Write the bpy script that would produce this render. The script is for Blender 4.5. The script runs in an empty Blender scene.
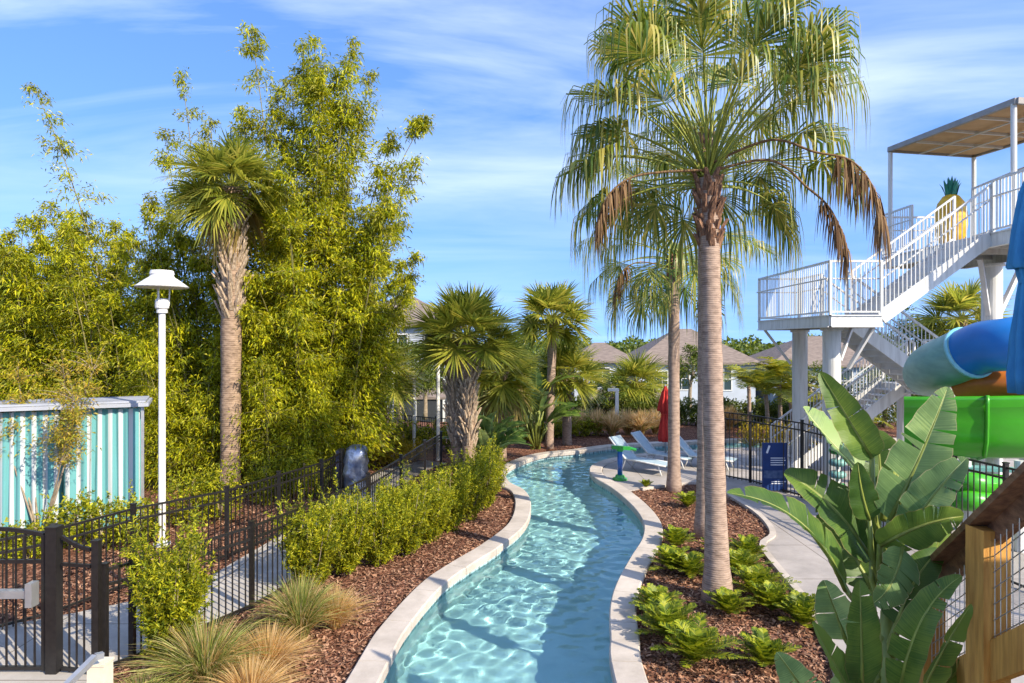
import bpy, bmesh, math, random
import numpy as np
from mathutils import Vector, Matrix

R = math.radians
rnd = random.Random(7)
nr = np.random.default_rng(11)
scene = bpy.context.scene
col = scene.collection
F, CX, CY, H = 683.0, 512.0, 341.5, 4.0        # the lens (24 mm), and the eye 4 m above the ground


def P(px, py, Y):
    return Vector(((px - CX) / F * Y, Y, H - (py - CY) / F * Y))


def G(px, py, z=0.0):
    return P(px, py, (H - z) * F / (py - CY))


# ------------------------------------------------------------------ mesh builder
class MB:
    def __init__(self):
        self.v = []; self.n = 0; self.loops = []; self.sizes = []; self.mi = []; self.m = 0

    def add(self, verts, faces):
        b = self.n
        self.v.append(np.asarray([tuple(p) for p in verts], dtype=np.float64).reshape(-1, 3))
        self.n += len(verts)
        for f in faces:
            self.loops.append(np.asarray(f, dtype=np.int64) + b)
            self.sizes.append(np.asarray([len(f)])); self.mi.append(np.asarray([self.m]))

    def quads(self, verts, q):
        b = self.n
        self.v.append(np.asarray(verts, dtype=np.float64).reshape(-1, 3)); self.n += len(self.v[-1])
        q = np.asarray(q, dtype=np.int64).reshape(-1, 4)
        self.loops.append((q + b).ravel())
        self.sizes.append(np.full(len(q), 4)); self.mi.append(np.full(len(q), self.m))

    def box(self, c, s, rz=0.0, M=None):
        hx, hy, hz = s[0] / 2, s[1] / 2, s[2] / 2
        vs = [Vector((x, y, z)) for x in (-hx, hx) for y in (-hy, hy) for z in (-hz, hz)]
        if M is None: M = Matrix.Rotation(rz, 3, 'Z')
        vs = [M @ v + Vector(c) for v in vs]
        self.add(vs, [(0, 1, 3, 2), (4, 6, 7, 5), (0, 4, 5, 1), (2, 3, 7, 6), (0, 2, 6, 4), (1, 5, 7, 3)])

    def box2(self, a, b):
        self.box([(a[i] + b[i]) / 2 for i in range(3)], [abs(b[i] - a[i]) for i in range(3)])

    def bar(self, p, q, w, h, up=(0, 0, 1)):
        p, q = Vector(p), Vector(q); d = q - p; L = d.length
        if L < 1e-6: return
        d.normalize(); u = Vector(up)
        s = d.cross(u)
        if s.length < 1e-4: s = d.cross(Vector((1, 0, 0)))
        s.normalize(); u = s.cross(d)
        M = Matrix((d, s, u)).transposed()
        self.box((p + q) / 2, (L, w, h), M=M)

    def tube(self, pts, rad, seg=8, caps=True):
        pts = [Vector(p) for p in pts]; n = len(pts)
        if not hasattr(rad, '__len__'): rad = [rad] * n
        vs = []; ref = None
        for i, p in enumerate(pts):
            t = (pts[min(i + 1, n - 1)] - pts[max(i - 1, 0)]).normalized()
            if ref is None:
                ref = t.cross(Vector((0, 1, 0)) if abs(t.y) < .9 else Vector((1, 0, 0))).normalized()
            ref = (ref - t * ref.dot(t)).normalized(); b = t.cross(ref)
            for k in range(seg):
                a = 2 * math.pi * k / seg
                vs.append(p + (ref * math.cos(a) + b * math.sin(a)) * rad[i])
        fs = [(i * seg + k, i * seg + (k + 1) % seg, (i + 1) * seg + (k + 1) % seg, (i + 1) * seg + k)
              for i in range(n - 1) for k in range(seg)]
        if caps:
            fs.append(tuple(reversed(range(seg)))); fs.append(tuple((n - 1) * seg + k for k in range(seg)))
        self.add(vs, fs)

    def lathe(self, c, prof, seg=20, mod=None, caps=True):
        vs = []
        for (r, z) in prof:
            for k in range(seg):
                a = 2 * math.pi * k / seg
                rr = r * (mod(a, z) if mod else 1)
                vs.append((c[0] + rr * math.cos(a), c[1] + rr * math.sin(a), c[2] + z))
        n = len(prof)
        fs = [(i * seg + k, i * seg + (k + 1) % seg, (i + 1) * seg + (k + 1) % seg, (i + 1) * seg + k)
              for i in range(n - 1) for k in range(seg)]
        if caps:
            fs.append(tuple(reversed(range(seg)))); fs.append(tuple((n - 1) * seg + k for k in range(seg)))
        self.add(vs, fs)

    def prism(self, ring, z0, z1):
        n = len(ring)
        vs = [(p[0], p[1], z0) for p in ring] + [(p[0], p[1], z1) for p in ring]
        fs = [(i, (i + 1) % n, n + (i + 1) % n, n + i) for i in range(n)]
        fs.append(tuple(range(n, 2 * n))); fs.append(tuple(reversed(range(n))))
        self.add(vs, fs)

    def build(self, name, mats, parent=None, smooth=False, uv=None):
        off = np.zeros(3)
        q = parent
        while q is not None:
            off += np.array(q.location); q = q.parent
        V = np.concatenate(self.v) - off
        lp = np.concatenate(self.loops); sz = np.concatenate(self.sizes); mi = np.concatenate(self.mi)
        me = bpy.data.meshes.new(name)
        me.vertices.add(len(V)); me.vertices.foreach_set('co', V.ravel())
        me.loops.add(len(lp)); me.loops.foreach_set('vertex_index', lp)
        me.polygons.add(len(sz))
        st = np.concatenate([[0], np.cumsum(sz)[:-1]])
        me.polygons.foreach_set('loop_start', st)
        me.polygons.foreach_set('loop_total', sz)
        me.polygons.foreach_set('material_index', mi)
        me.polygons.foreach_set('use_smooth', np.full(len(sz), bool(smooth)))
        if uv is not None:
            l = me.uv_layers.new(name='UVMap')
            l.data.foreach_set('uv', np.asarray(uv)[lp].ravel())
        me.update(calc_edges=True); me.validate()
        for m in (mats if isinstance(mats, (list, tuple)) else [mats]): me.materials.append(m)
        o = bpy.data.objects.new(name, me); col.objects.link(o)
        if parent is not None: o.parent = parent
        return o


def tag(o, label, cat, group=None):
    o['label'] = label; o['category'] = cat
    if group: o['group'] = group
    return o


def thing(name, label, cat, loc=(0, 0, 0), group=None):
    o = bpy.data.objects.new(name, None); o.empty_display_size = .2
    col.objects.link(o); o.location = loc
    return tag(o, label, cat, group)


def struct(o, kind='structure'):
    o['kind'] = kind; return o


def dup(root, loc, rz=0.0, scale=1.0, label=None):
    r = root.copy(); col.objects.link(r); r.location = loc; r.rotation_euler = (0, 0, rz); r.scale = (scale,) * 3
    if label: r['label'] = label
    for ch in list(root.children):
        c = ch.copy(); col.objects.link(c); c.parent = r
        for g in list(ch.children):
            d = g.copy(); col.objects.link(d); d.parent = c
    return r


def catmull(pts, k=6):
    pts = [Vector(p) for p in pts]; out = []
    for i in range(len(pts) - 1):
        p0, p1, p2, p3 = pts[max(i - 1, 0)], pts[i], pts[i + 1], pts[min(i + 2, len(pts) - 1)]
        for j in range(k):
            t = j / k
            out.append(.5 * ((2 * p1) + (p2 - p0) * t + (2 * p0 - 5 * p1 + 4 * p2 - p3) * t * t + (3 * p1 - p0 - 3 * p2 + p3) * t ** 3))
    out.append(pts[-1]); return out


# ------------------------------------------------------------------ materials
def newmat(name):
    m = bpy.data.materials.new(name); m.use_nodes = True
    nt = m.node_tree; nt.nodes.clear()
    out = nt.nodes.new('ShaderNodeOutputMaterial')
    return m, nt, out


def N(nt, t, **kw):
    n = nt.nodes.new('ShaderNode' + t)
    for k, v in kw.items():
        if k in n.inputs.keys() if isinstance(k, str) else False: n.inputs[k].default_value = v
        else: setattr(n, k, v)
    return n


def ramp(nt, fac, stops):
    r = nt.nodes.new('ShaderNodeValToRGB')
    el = r.color_ramp.elements
    while len(el) < len(stops): el.new(.5)
    for e, (p, c) in zip(el, stops):
        e.position = p; e.color = (*c, 1)
    nt.links.new(fac, r.inputs[0]); return r.outputs[0]


def mat(name, c, rough=.6, c2=None, scale=4.0, bump=0.0, bscale=30.0, metal=0.0, spec=.4, detail=5.0, stretch=(1, 1, 1), lo=.35, hi=.65, coat=0.0):
    m, nt, out = newmat(name)
    b = N(nt, 'BsdfPrincipled'); b.inputs['Roughness'].default_value = rough; b.inputs['Metallic'].default_value = metal
    b.inputs['Specular IOR Level'].default_value = spec
    b.inputs['Coat Weight'].default_value = coat
    tc = N(nt, 'TexCoord'); mp = N(nt, 'Mapping'); mp.inputs['Scale'].default_value = stretch
    nt.links.new(tc.outputs['Object'], mp.inputs[0])
    c2 = c2 or tuple(x * .82 for x in c)
    n = N(nt, 'TexNoise'); n.inputs['Scale'].default_value = scale; n.inputs['Detail'].default_value = detail
    nt.links.new(mp.outputs[0], n.inputs['Vector'])
    nt.links.new(ramp(nt, n.outputs['Fac'], [(lo, c2), (hi, c)]), b.inputs['Base Color'])
    if bump:
        n2 = N(nt, 'TexNoise'); n2.inputs['Scale'].default_value = bscale; n2.inputs['Detail'].default_value = 6
        nt.links.new(mp.outputs[0], n2.inputs['Vector'])
        bp = N(nt, 'Bump'); bp.inputs['Strength'].default_value = bump; bp.inputs['Distance'].default_value = .02
        nt.links.new(n2.outputs['Fac'], bp.inputs['Height']); nt.links.new(bp.outputs[0], b.inputs['Normal'])
    nt.links.new(b.outputs[0], out.inputs[0]); return m


def leafmat(name, cols, trans=.4, rough=.5, spec=.35, big=None):
    """one colour per leaf (per mesh island), some light let through"""
    m, nt, out = newmat(name)
    g = N(nt, 'NewGeometry')
    k = len(cols)
    c = ramp(nt, g.outputs['Random Per Island'], [(i / (k - 1), cc) for i, cc in enumerate(cols)])
    if big:                                             # value varies by noise from patch to patch
        tc = N(nt, 'TexCoord'); nz = N(nt, 'TexNoise'); nz.inputs['Scale'].default_value = big; nz.inputs['Detail'].default_value = 3
        nt.links.new(tc.outputs['Object'], nz.inputs['Vector'])
        mr = N(nt, 'MapRange'); mr.inputs[1].default_value = .35; mr.inputs[2].default_value = .65; mr.inputs[3].default_value = .55; mr.inputs[4].default_value = 1.3
        nt.links.new(nz.outputs['Fac'], mr.inputs[0]); hv = N(nt, 'HueSaturation'); nt.links.new(mr.outputs[0], hv.inputs['Value']); nt.links.new(c, hv.inputs['Color']); c = hv.outputs[0]
    b = N(nt, 'BsdfPrincipled'); b.inputs['Roughness'].default_value = rough; b.inputs['Specular IOR Level'].default_value = spec
    t = N(nt, 'BsdfTranslucent'); mx = N(nt, 'MixShader'); mx.inputs[0].default_value = trans
    hs = N(nt, 'HueSaturation'); hs.inputs['Hue'].default_value = .492; hs.inputs['Value'].default_value = 1.25
    nt.links.new(c, hs.inputs['Color'])
    nt.links.new(c, b.inputs['Base Color']); nt.links.new(hs.outputs[0], t.inputs['Color'])
    nt.links.new(b.outputs[0], mx.inputs[1]); nt.links.new(t.outputs[0], mx.inputs[2]); nt.links.new(mx.outputs[0], out.inputs[0])
    return m


def trunkmat(name, c, c2, rings=22.0, bump=.4):
    m, nt, out = newmat(name)
    b = N(nt, 'BsdfPrincipled'); b.inputs['Roughness'].default_value = .85; b.inputs['Specular IOR Level'].default_value = .15
    tc = N(nt, 'TexCoord')
    w = N(nt, 'TexWave', bands_direction='Z'); w.inputs['Scale'].default_value = rings / 6.28; w.inputs['Distortion'].default_value = 1.6
    w.inputs['Detail'].default_value = 3; w.inputs['Detail Scale'].default_value = 1.5
    mp = N(nt, 'Mapping'); mp.inputs['Scale'].default_value = (7, 7, 16)
    n = N(nt, 'TexNoise'); n.inputs['Scale'].default_value = 1.0; n.inputs['Detail'].default_value = 7
    nt.links.new(tc.outputs['Object'], w.inputs['Vector']); nt.links.new(tc.outputs['Object'], mp.inputs[0]); nt.links.new(mp.outputs[0], n.inputs['Vector'])
    a = N(nt, 'Math', operation='MULTIPLY_ADD'); a.inputs[1].default_value = .16
    nt.links.new(w.outputs['Fac'], a.inputs[0]); nt.links.new(n.outputs['Fac'], a.inputs[2])
    nt.links.new(ramp(nt, a.outputs[0], [(.32, c2), (.72, c)]), b.inputs['Base Color'])
    bp = N(nt, 'Bump'); bp.inputs['Strength'].default_value = bump; bp.inputs['Distance'].default_value = .03
    nt.links.new(a.outputs[0], bp.inputs['Height']); nt.links.new(bp.outputs[0], b.inputs['Normal'])
    nt.links.new(b.outputs[0], out.inputs[0]); return m


M = {}
M['bamboo_leaf'] = leafmat('bamboo_leaf', [(.10, .14, .005), (.26, .30, .007), (.43, .43, .010), (.58, .52, .016)], .42, big=1.6)
M['bamboo_culm'] = mat('bamboo_culm', (.20, .17, .06), .5, (.12, .12, .04), 3, stretch=(1, 1, 3))
M['dry_leaf'] = leafmat('dry_leaf', [(.18, .20, .02), (.40, .34, .03), (.48, .30, .035), (.28, .32, .03)], .4)
M['twig'] = mat('twig', (.30, .24, .17), .8, (.18, .14, .1), 8)
M['sabal_leaf'] = leafmat('sabal_leaf', [(.09, .125, .016), (.20, .235, .026), (.33, .34, .04), (.48, .43, .07)], .48, .42, .5)
M['sabal_old'] = leafmat('sabal_old_leaf', [(.22, .19, .04), (.34, .26, .07), (.3, .2, .07)], .35, .6)
M['ribbon_leaf'] = leafmat('ribbon_leaf', [(.05, .10, .016), (.10, .165, .02), (.18, .22, .028), (.30, .30, .045), (.48, .41, .10)], .35, .42, .5)
M['ribbon_dead'] = leafmat('dead_leaf', [(.13, .07, .035), (.2, .12, .06), (.28, .18, .09)], .25, .8, .2)
M['petiole'] = mat('petiole', (.30, .30, .04), .5, (.2, .24, .03), 6)
M['petiole_old'] = mat('petiole_old', (.32, .24, .12), .7, (.22, .15, .07), 6)
M['trunk_grey'] = trunkmat('trunk_grey', (.36, .265, .21), (.17, .12, .095), 60)
M['trunk_brown'] = trunkmat('trunk_brown', (.34, .24, .17), (.12, .08, .055), 40)
M['boot'] = mat('palm_boot', (.50, .39, .28), .85, (.20, .14, .09), 14, bump=.5, stretch=(2, 2, .5))
M['boot_red'] = mat('palm_fibre', (.30, .16, .09), .9, (.10, .05, .035), 16, bump=.6, stretch=(2, 2, .5))
M['shrub_leaf'] = leafmat('shrub_leaf', [(.06, .10, .007), (.20, .24, .010), (.38, .385, .015), (.56, .51, .022)], .4, big=3.0)
M['hedge_leaf'] = leafmat('hedge_leaf', [(.04, .07, .01), (.09, .13, .014), (.17, .20, .02)], .3)
M['gold_leaf'] = leafmat('gold_leaf', [(.2, .2, .012), (.4, .3, .015), (.5, .37, .02)], .4)
M['fern_leaf'] = leafmat('fern_leaf', [(.04, .08, .006), (.13, .195, .010), (.27, .315, .014), (.41, .42, .022)], .4)
M['grass_green'] = leafmat('grass_green', [(.10, .15, .02), (.24, .28, .06), (.46, .42, .15)], .4)
M['grass_tan'] = leafmat('grass_tan', [(.45, .31, .10), (.66, .46, .19), (.75, .58, .32)], .6)
M['tree_leaf'] = leafmat('tree_leaf', [(.045, .075, .01), (.10, .145, .014), (.20, .23, .02)], .35, big=1.5)
M['areca_leaf'] = leafmat('areca_leaf', [(.12, .16, .012), (.26, .28, .02), (.45, .38, .03)], .4)
M['black'] = mat('black_metal', (.016, .014, .013), .38, (.01, .009, .009), 20, spec=.5)
M['white'] = mat('white_metal', (.62, .62, .61), .45, (.47, .465, .45), 2.2, stretch=(5, 5, .55), lo=.28, hi=.55)
M['lamp_white'] = mat('lamp_white', (.68, .68, .67), .4, (.62, .62, .61), 2)
M['grey_metal'] = mat('grey_metal', (.42, .43, .45), .35, (.34, .35, .37), 5, metal=.6)
M['steel_shade'] = mat('steel_paint', (.62, .62, .63), .5, (.5, .5, .51), 2)
M['grating'] = mat('stair_tread', (.34, .33, .33), .7, (.25, .24, .24), 10)
M['canopy_cloth'] = mat('canopy_cloth', (.50, .34, .19), .9, (.42, .28, .15), 3)
M['canopy_edge'] = mat('canopy_edge', (.30, .28, .27), .6)
M['teal_slide'] = mat('teal_slide', (.19, .39, .37), .5, (.14, .31, .30), 3, coat=.05, stretch=(1, 1, 3))
M['blue_slide'] = mat('blue_slide', (.008, .16, .50), .4, (.007, .135, .43), 2, coat=.15)
M['aqua_flange'] = mat('aqua_flange', (.22, .58, .70), .35)
M['green_slide'] = mat('green_slide', (.05, .33, .012), .32, (.04, .27, .010), 1.6, coat=.25)
M['orange_slide'] = mat('orange_slide', (.60, .19, .03), .4, (.48, .14, .02), 3)
M['blue_cloth'] = mat('blue_cloth', (.05, .26, .50), .85, (.04, .21, .43), 5, bump=.15, bscale=60)
M['red_cloth'] = mat('red_cloth', (.50, .035, .025), .85, (.36, .022, .02), 5)
M['wood'] = mat('timber', (.60, .31, .075), .65, (.40, .19, .045), 3.2, bump=.25, bscale=14, stretch=(9, 9, 1.0), spec=.25)
M['wood_brown'] = mat('timber_rail', (.25, .125, .07), .55, (.13, .06, .035), 3.2, bump=.25, bscale=14, stretch=(9, 1.2, 9), spec=.3)
M['wire'] = mat('wire', (.5, .5, .48), .4, metal=.7)
M['sign_blue'] = mat('sign_blue', (.016, .045, .16), .4, (.012, .034, .13), 3)
M['sign_white'] = mat('sign_white', (.75, .76, .78), .5)
M['wall_white'] = mat('stucco', (.40, .44, .52), .85, (.36, .40, .47), 1.2, bump=.1)
M['wall_blue'] = mat('stucco_blue', (.28, .34, .44), .85, (.25, .3, .4), 1.2)
M['roof'] = mat('shingle', (.22, .175, .15), .85, (.14, .11, .095), 2.2, bump=.4, bscale=8, stretch=(1, 1, 6))
M['glass'] = mat('window_glass', (.035, .06, .075), .08, (.02, .035, .05), .6, spec=.8)
M['screen'] = mat('screen_mesh', (.03, .034, .04), .7)
M['pineapple'] = mat('pineapple', (.72, .43, .02), .5, (.55, .28, .012), 5)
M['pineapple_leaf'] = mat('pineapple_crown', (.02, .20, .13), .5, (.015, .14, .1), 5)
M['spray_blue'] = mat('spray_blue', (.015, .10, .36), .3, coat=.4)
M['spray_green'] = mat('spray_green', (.03, .30, .05), .3, coat=.4)
M['sling'] = mat('chaise_sling', (.36, .46, .51), .7, (.30, .40, .45), 6)
M['cream'] = mat('cream_paint', (.66, .60, .47), .6, (.56, .5, .39), 6)
M['tarp'] = mat('silver_tarp', (.45, .48, .55), .28, (.12, .15, .24), 3.5, metal=.65, bump=.9, bscale=5, detail=2)
M['strap_dark'] = mat('bin_body', (.03, .035, .07), .5)
M['cab_roof'] = mat('cabana_roof', (.33, .35, .40), .7, (.27, .29, .34), 2)
M['dead_fern'] = M['ribbon_dead']


def mulchmat():
    m, nt, out = newmat('mulch')
    b = N(nt, 'BsdfPrincipled'); b.inputs['Roughness'].default_value = .9; b.inputs['Specular IOR Level'].default_value = .15
    tc = N(nt, 'TexCoord'); mp = N(nt, 'Mapping'); mp.inputs['Scale'].default_value = (20, 13, 13); mp.inputs['Rotation'].default_value = (0, 0, .6)
    n0 = N(nt, 'TexNoise'); n0.inputs['Scale'].default_value = 6
    nt.links.new(tc.outputs['Object'], n0.inputs['Vector'])
    ad = N(nt, 'MixRGB', blend_type='ADD'); ad.inputs[0].default_value = .12
    nt.links.new(tc.outputs['Object'], ad.inputs[1]); nt.links.new(n0.outputs['Color'], ad.inputs[2]); nt.links.new(ad.outputs[0], mp.inputs[0])
    v = N(nt, 'TexVoronoi'); v.inputs['Scale'].default_value = 1.4; nt.links.new(mp.outputs[0], v.inputs['Vector'])
    sp = N(nt, 'SeparateColor'); nt.links.new(v.outputs['Color'], sp.inputs[0])
    c = ramp(nt, sp.outputs[0], [(.0, (.045, .020, .013)), (.45, (.13, .055, .034)), (.8, (.23, .105, .065)), (1, (.36, .20, .13))])
    nt.links.new(c, b.inputs['Base Color'])
    bp = N(nt, 'Bump'); bp.inputs['Strength'].default_value = .9; bp.inputs['Distance'].default_value = .03
    nt.links.new(v.outputs['Distance'], bp.inputs['Height']); nt.links.new(bp.outputs[0], b.inputs['Normal'])
    nt.links.new(b.outputs[0], out.inputs[0]); return m


def concmat(name, c, c2, joint=None):
    m, nt, out = newmat(name)
    b = N(nt, 'BsdfPrincipled'); b.inputs['Roughness'].default_value = .8; b.inputs['Specular IOR Level'].default_value = .25
    tc = N(nt, 'TexCoord')
    n = N(nt, 'TexNoise'); n.inputs['Scale'].default_value = 1.3; n.inputs['Detail'].default_value = 9; n.inputs['Roughness'].default_value = .68
    n2 = N(nt, 'TexNoise'); n2.inputs['Scale'].default_value = 90; n2.inputs['Detail'].default_value = 3
    nt.links.new(tc.outputs['Object'], n.inputs['Vector']); nt.links.new(tc.outputs['Object'], n2.inputs['Vector'])
    a = N(nt, 'Math', operation='MULTIPLY_ADD'); a.inputs[1].default_value = .25
    nt.links.new(n2.outputs['Fac'], a.inputs[0]); nt.links.new(n.outputs['Fac'], a.inputs[2])
    cc = ramp(nt, a.outputs[0], [(.4, c2), (.8, c)])
    if joint:
        br = N(nt, 'TexBrick'); br.offset = 0; br.inputs['Scale'].default_value = 1
        br.inputs['Brick Width'].default_value = joint; br.inputs['Row Height'].default_value = joint; br.inputs['Mortar Size'].default_value = .012
        nt.links.new(tc.outputs['Object'], br.inputs['Vector'])
        mx = N(nt, 'MixRGB', blend_type='MULTIPLY'); nt.links.new(br.outputs['Fac'], mx.inputs[0]); nt.links.new(cc, mx.inputs[1]); mx.inputs[2].default_value = (.5, .48, .46, 1)
        cc = mx.outputs[0]
    nt.links.new(cc, b.inputs['Base Color'])
    bp = N(nt, 'Bump'); bp.inputs['Strength'].default_value = .2; bp.inputs['Distance'].default_value = .01
    nt.links.new(n2.outputs['Fac'], bp.inputs['Height']); nt.links.new(bp.outputs[0], b.inputs['Normal'])
    nt.links.new(b.outputs[0], out.inputs[0]); return m


M['mulch'] = mulchmat()
M['chip'] = leafmat('mulch_chip', [(.055, .026, .017), (.15, .072, .044), (.27, .14, .083), (.40, .24, .16), (.11, .06, .042)], .0, .9, .15)
M['concrete'] = concmat('concrete', (.40, .365, .345), (.25, .23, .22), 1.9)
M['path'] = concmat('path_concrete', (.43, .40, .365), (.28, .26, .235), 1.6)
M['coping'] = concmat('coping_stone', (.54, .485, .435), (.33, .29, .255))
M['lawn'] = mat('lawn', (.07, .11, .02), .9, (.045, .075, .015), 3)
M['pool_floor'] = concmat('pool_plaster', (.58, .70, .71), (.51, .63, .65))
M['pool_tile'] = concmat('pool_tile', (.40, .56, .60), (.30, .45, .5), .15)


def curtainmat():
    m, nt, out = newmat('curtain')
    b = N(nt, 'BsdfPrincipled'); b.inputs['Roughness'].default_value = .85; b.inputs['Specular IOR Level'].default_value = .1
    tc = N(nt, 'TexCoord'); sx = N(nt, 'SeparateXYZ'); nt.links.new(tc.outputs['Object'], sx.inputs[0])
    mu = N(nt, 'Math', operation='MULTIPLY'); mu.inputs[1].default_value = 1 / .19; nt.links.new(sx.outputs[0], mu.inputs[0])
    fr = N(nt, 'Math', operation='FRACT'); nt.links.new(mu.outputs[0], fr.inputs[0])
    r = nt.nodes.new('ShaderNodeValToRGB'); r.color_ramp.interpolation = 'CONSTANT'
    e = r.color_ramp.elements; e[0].position = 0; e[0].color = (.55, .60, .62, 1); e[1].position = .42; e[1].color = (.15, .40, .42, 1)
    nt.links.new(fr.outputs[0], r.inputs[0]); nt.links.new(r.outputs[0], b.inputs['Base Color'])
    t = N(nt, 'BsdfTranslucent'); nt.links.new(r.outputs[0], t.inputs[0]); mx = N(nt, 'MixShader'); mx.inputs[0].default_value = .25
    nt.links.new(b.outputs[0], mx.inputs[1]); nt.links.new(t.outputs[0], mx.inputs[2]); nt.links.new(mx.outputs[0], out.inputs[0]); return m


M['curtain'] = curtainmat()


def paddlemat():
    """bird-of-paradise blade: pale midrib, fine side veins, paler underside"""
    m, nt, out = newmat('paddle_leaf')
    b = N(nt, 'BsdfPrincipled'); b.inputs['Roughness'].default_value = .42; b.inputs['Specular IOR Level'].default_value = .28
    uv = N(nt, 'UVMap'); sx = N(nt, 'SeparateXYZ'); nt.links.new(uv.outputs[0], sx.inputs[0])
    av = N(nt, 'Math', operation='ABSOLUTE'); nt.links.new(sx.outputs[1], av.inputs[0])
    # veins run outward and slightly to the tip
    ph = N(nt, 'Math', operation='MULTIPLY_ADD'); ph.inputs[1].default_value = -.06; nt.links.new(av.outputs[0], ph.inputs[0]); nt.links.new(sx.outputs[0], ph.inputs[2])
    cb = N(nt, 'CombineXYZ'); nt.links.new(ph.outputs[0], cb.inputs[0])
    ns = N(nt, 'TexNoise'); ns.inputs['Scale'].default_value = 42; ns.inputs['Detail'].default_value = 3; nt.links.new(cb.outputs[0], ns.inputs['Vector'])
    tc = N(nt, 'TexCoord'); n2 = N(nt, 'TexNoise'); n2.inputs['Scale'].default_value = 3.5; n2.inputs['Detail'].default_value = 4; nt.links.new(tc.outputs['Object'], n2.inputs['Vector'])
    a = N(nt, 'Math', operation='MULTIPLY_ADD'); a.inputs[1].default_value = .55; nt.links.new(ns.outputs['Fac'], a.inputs[0]); nt.links.new(n2.outputs['Fac'], a.inputs[2])
    oi = N(nt, 'ObjectInfo'); a2 = N(nt, 'Math', operation='MULTIPLY_ADD'); a2.inputs[1].default_value = .22; nt.links.new(oi.outputs['Random'], a2.inputs[0]); nt.links.new(a.outputs[0], a2.inputs[2])
    c = ramp(nt, a2.outputs[0], [(.5, (.022, .06, .012)), (.85, (.06, .12, .022)), (1.0, (.12, .19, .032))])
    mid = ramp(nt, av.outputs[0], [(.035, (1, 1, 1)), (.07, (0, 0, 0))])
    edge = ramp(nt, av.outputs[0], [(.965, (0, 0, 0)), (1.0, (1, 1, 1))])
    mx = N(nt, 'MixRGB'); nt.links.new(mid, mx.inputs[0]); nt.links.new(c, mx.inputs[1]); mx.inputs[2].default_value = (.30, .34, .10, 1)
    mx2 = N(nt, 'MixRGB'); nt.links.new(edge, mx2.inputs[0]); nt.links.new(mx.outputs[0], mx2.inputs[1]); mx2.inputs[2].default_value = (.26, .20, .08, 1)
    ge = N(nt, 'NewGeometry'); mx3 = N(nt, 'MixRGB'); nt.links.new(ge.outputs['Backfacing'], mx3.inputs[0])
    hs = N(nt, 'HueSaturation'); hs.inputs['Saturation'].default_value = .8; hs.inputs['Value'].default_value = 1.9; nt.links.new(mx2.outputs[0], hs.inputs['Color'])
    nt.links.new(mx2.outputs[0], mx3.inputs[1]); nt.links.new(hs.outputs[0], mx3.inputs[2])
    nt.links.new(mx3.outputs[0], b.inputs['Base Color'])
    bp = N(nt, 'Bump'); bp.inputs['Strength'].default_value = .35; bp.inputs['Distance'].default_value = .01
    nt.links.new(ns.outputs['Fac'], bp.inputs['Height']); nt.links.new(bp.outputs[0], b.inputs['Normal'])
    t = N(nt, 'BsdfTranslucent'); h2 = N(nt, 'HueSaturation'); h2.inputs['Value'].default_value = 2.0; h2.inputs['Hue'].default_value = .47
    nt.links.new(mx3.outputs[0], h2.inputs['Color']); nt.links.new(h2.outputs[0], t.inputs[0])
    ms = N(nt, 'MixShader'); ms.inputs[0].default_value = .28
    nt.links.new(b.outputs[0], ms.inputs[1]); nt.links.new(t.outputs[0], ms.inputs[2]); nt.links.new(ms.outputs[0], out.inputs[0]); return m


M['paddle'] = paddlemat()
M['paddle_stem'] = mat('paddle_stem', (.22, .26, .05), .45, (.14, .17, .035), 5, stretch=(4, 4, 1))


def watermat():
    m, nt, out = newmat('water')
    g = N(nt, 'BsdfGlass'); g.inputs['IOR'].default_value = 1.33; g.inputs['Roughness'].default_value = 0.0; g.inputs['Color'].default_value = (.74, .95, .975, 1)
    nt.links.new(g.outputs[0], out.inputs[0]); return m


M['water'] = watermat()


# ------------------------------------------------------------------ foliage
def norm(a):
    return a / np.maximum(np.linalg.norm(a, axis=-1, keepdims=True), 1e-9)


def leaves(mb, pos, d, L, W, droop=.25):
    """one small lance-shaped blade per row"""
    n = len(pos); d = norm(np.asarray(d, float)); L = np.asarray(L, float).reshape(-1, 1) * np.ones((n, 1)); W = np.asarray(W, float).reshape(-1, 1) * np.ones((n, 1))
    s = norm(np.cross(d, nr.normal(size=(n, 3)) + np.array([0, 0, 1.2])))
    mid = pos + d * L * .42; tip = pos + d * L; tip[:, 2] -= (droop * L)[:, 0]
    v = np.stack([pos, mid + s * W / 2, tip, mid - s * W / 2], 1).reshape(-1, 3)
    mb.quads(v, np.arange(4 * n).reshape(-1, 4))


def strips(mb, pts, side, width):
    """pts (n,k,3) centre lines, side (n,3) or (n,k,3), width (n,k)"""
    n, k, _ = pts.shape
    if side.ndim == 2: side = np.repeat(side[:, None, :], k, 1)
    w = width[..., None] / 2
    v = np.stack([pts - side * w, pts + side * w], 2).reshape(-1, 3)      # n,k,2
    i = np.arange(n)[:, None] * 2 * k + np.arange(k - 1)[None] * 2
    q = np.stack([i, i + 1, i + 3, i + 2], -1).reshape(-1, 4)
    mb.quads(v, q)


def rdir(n, zlo=-1, zhi=1):
    a = nr.uniform(0, 2 * np.pi, n); z = nr.uniform(zlo, zhi, n); r = np.sqrt(1 - z * z)
    return np.stack([r * np.cos(a), r * np.sin(a), z], 1)


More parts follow.
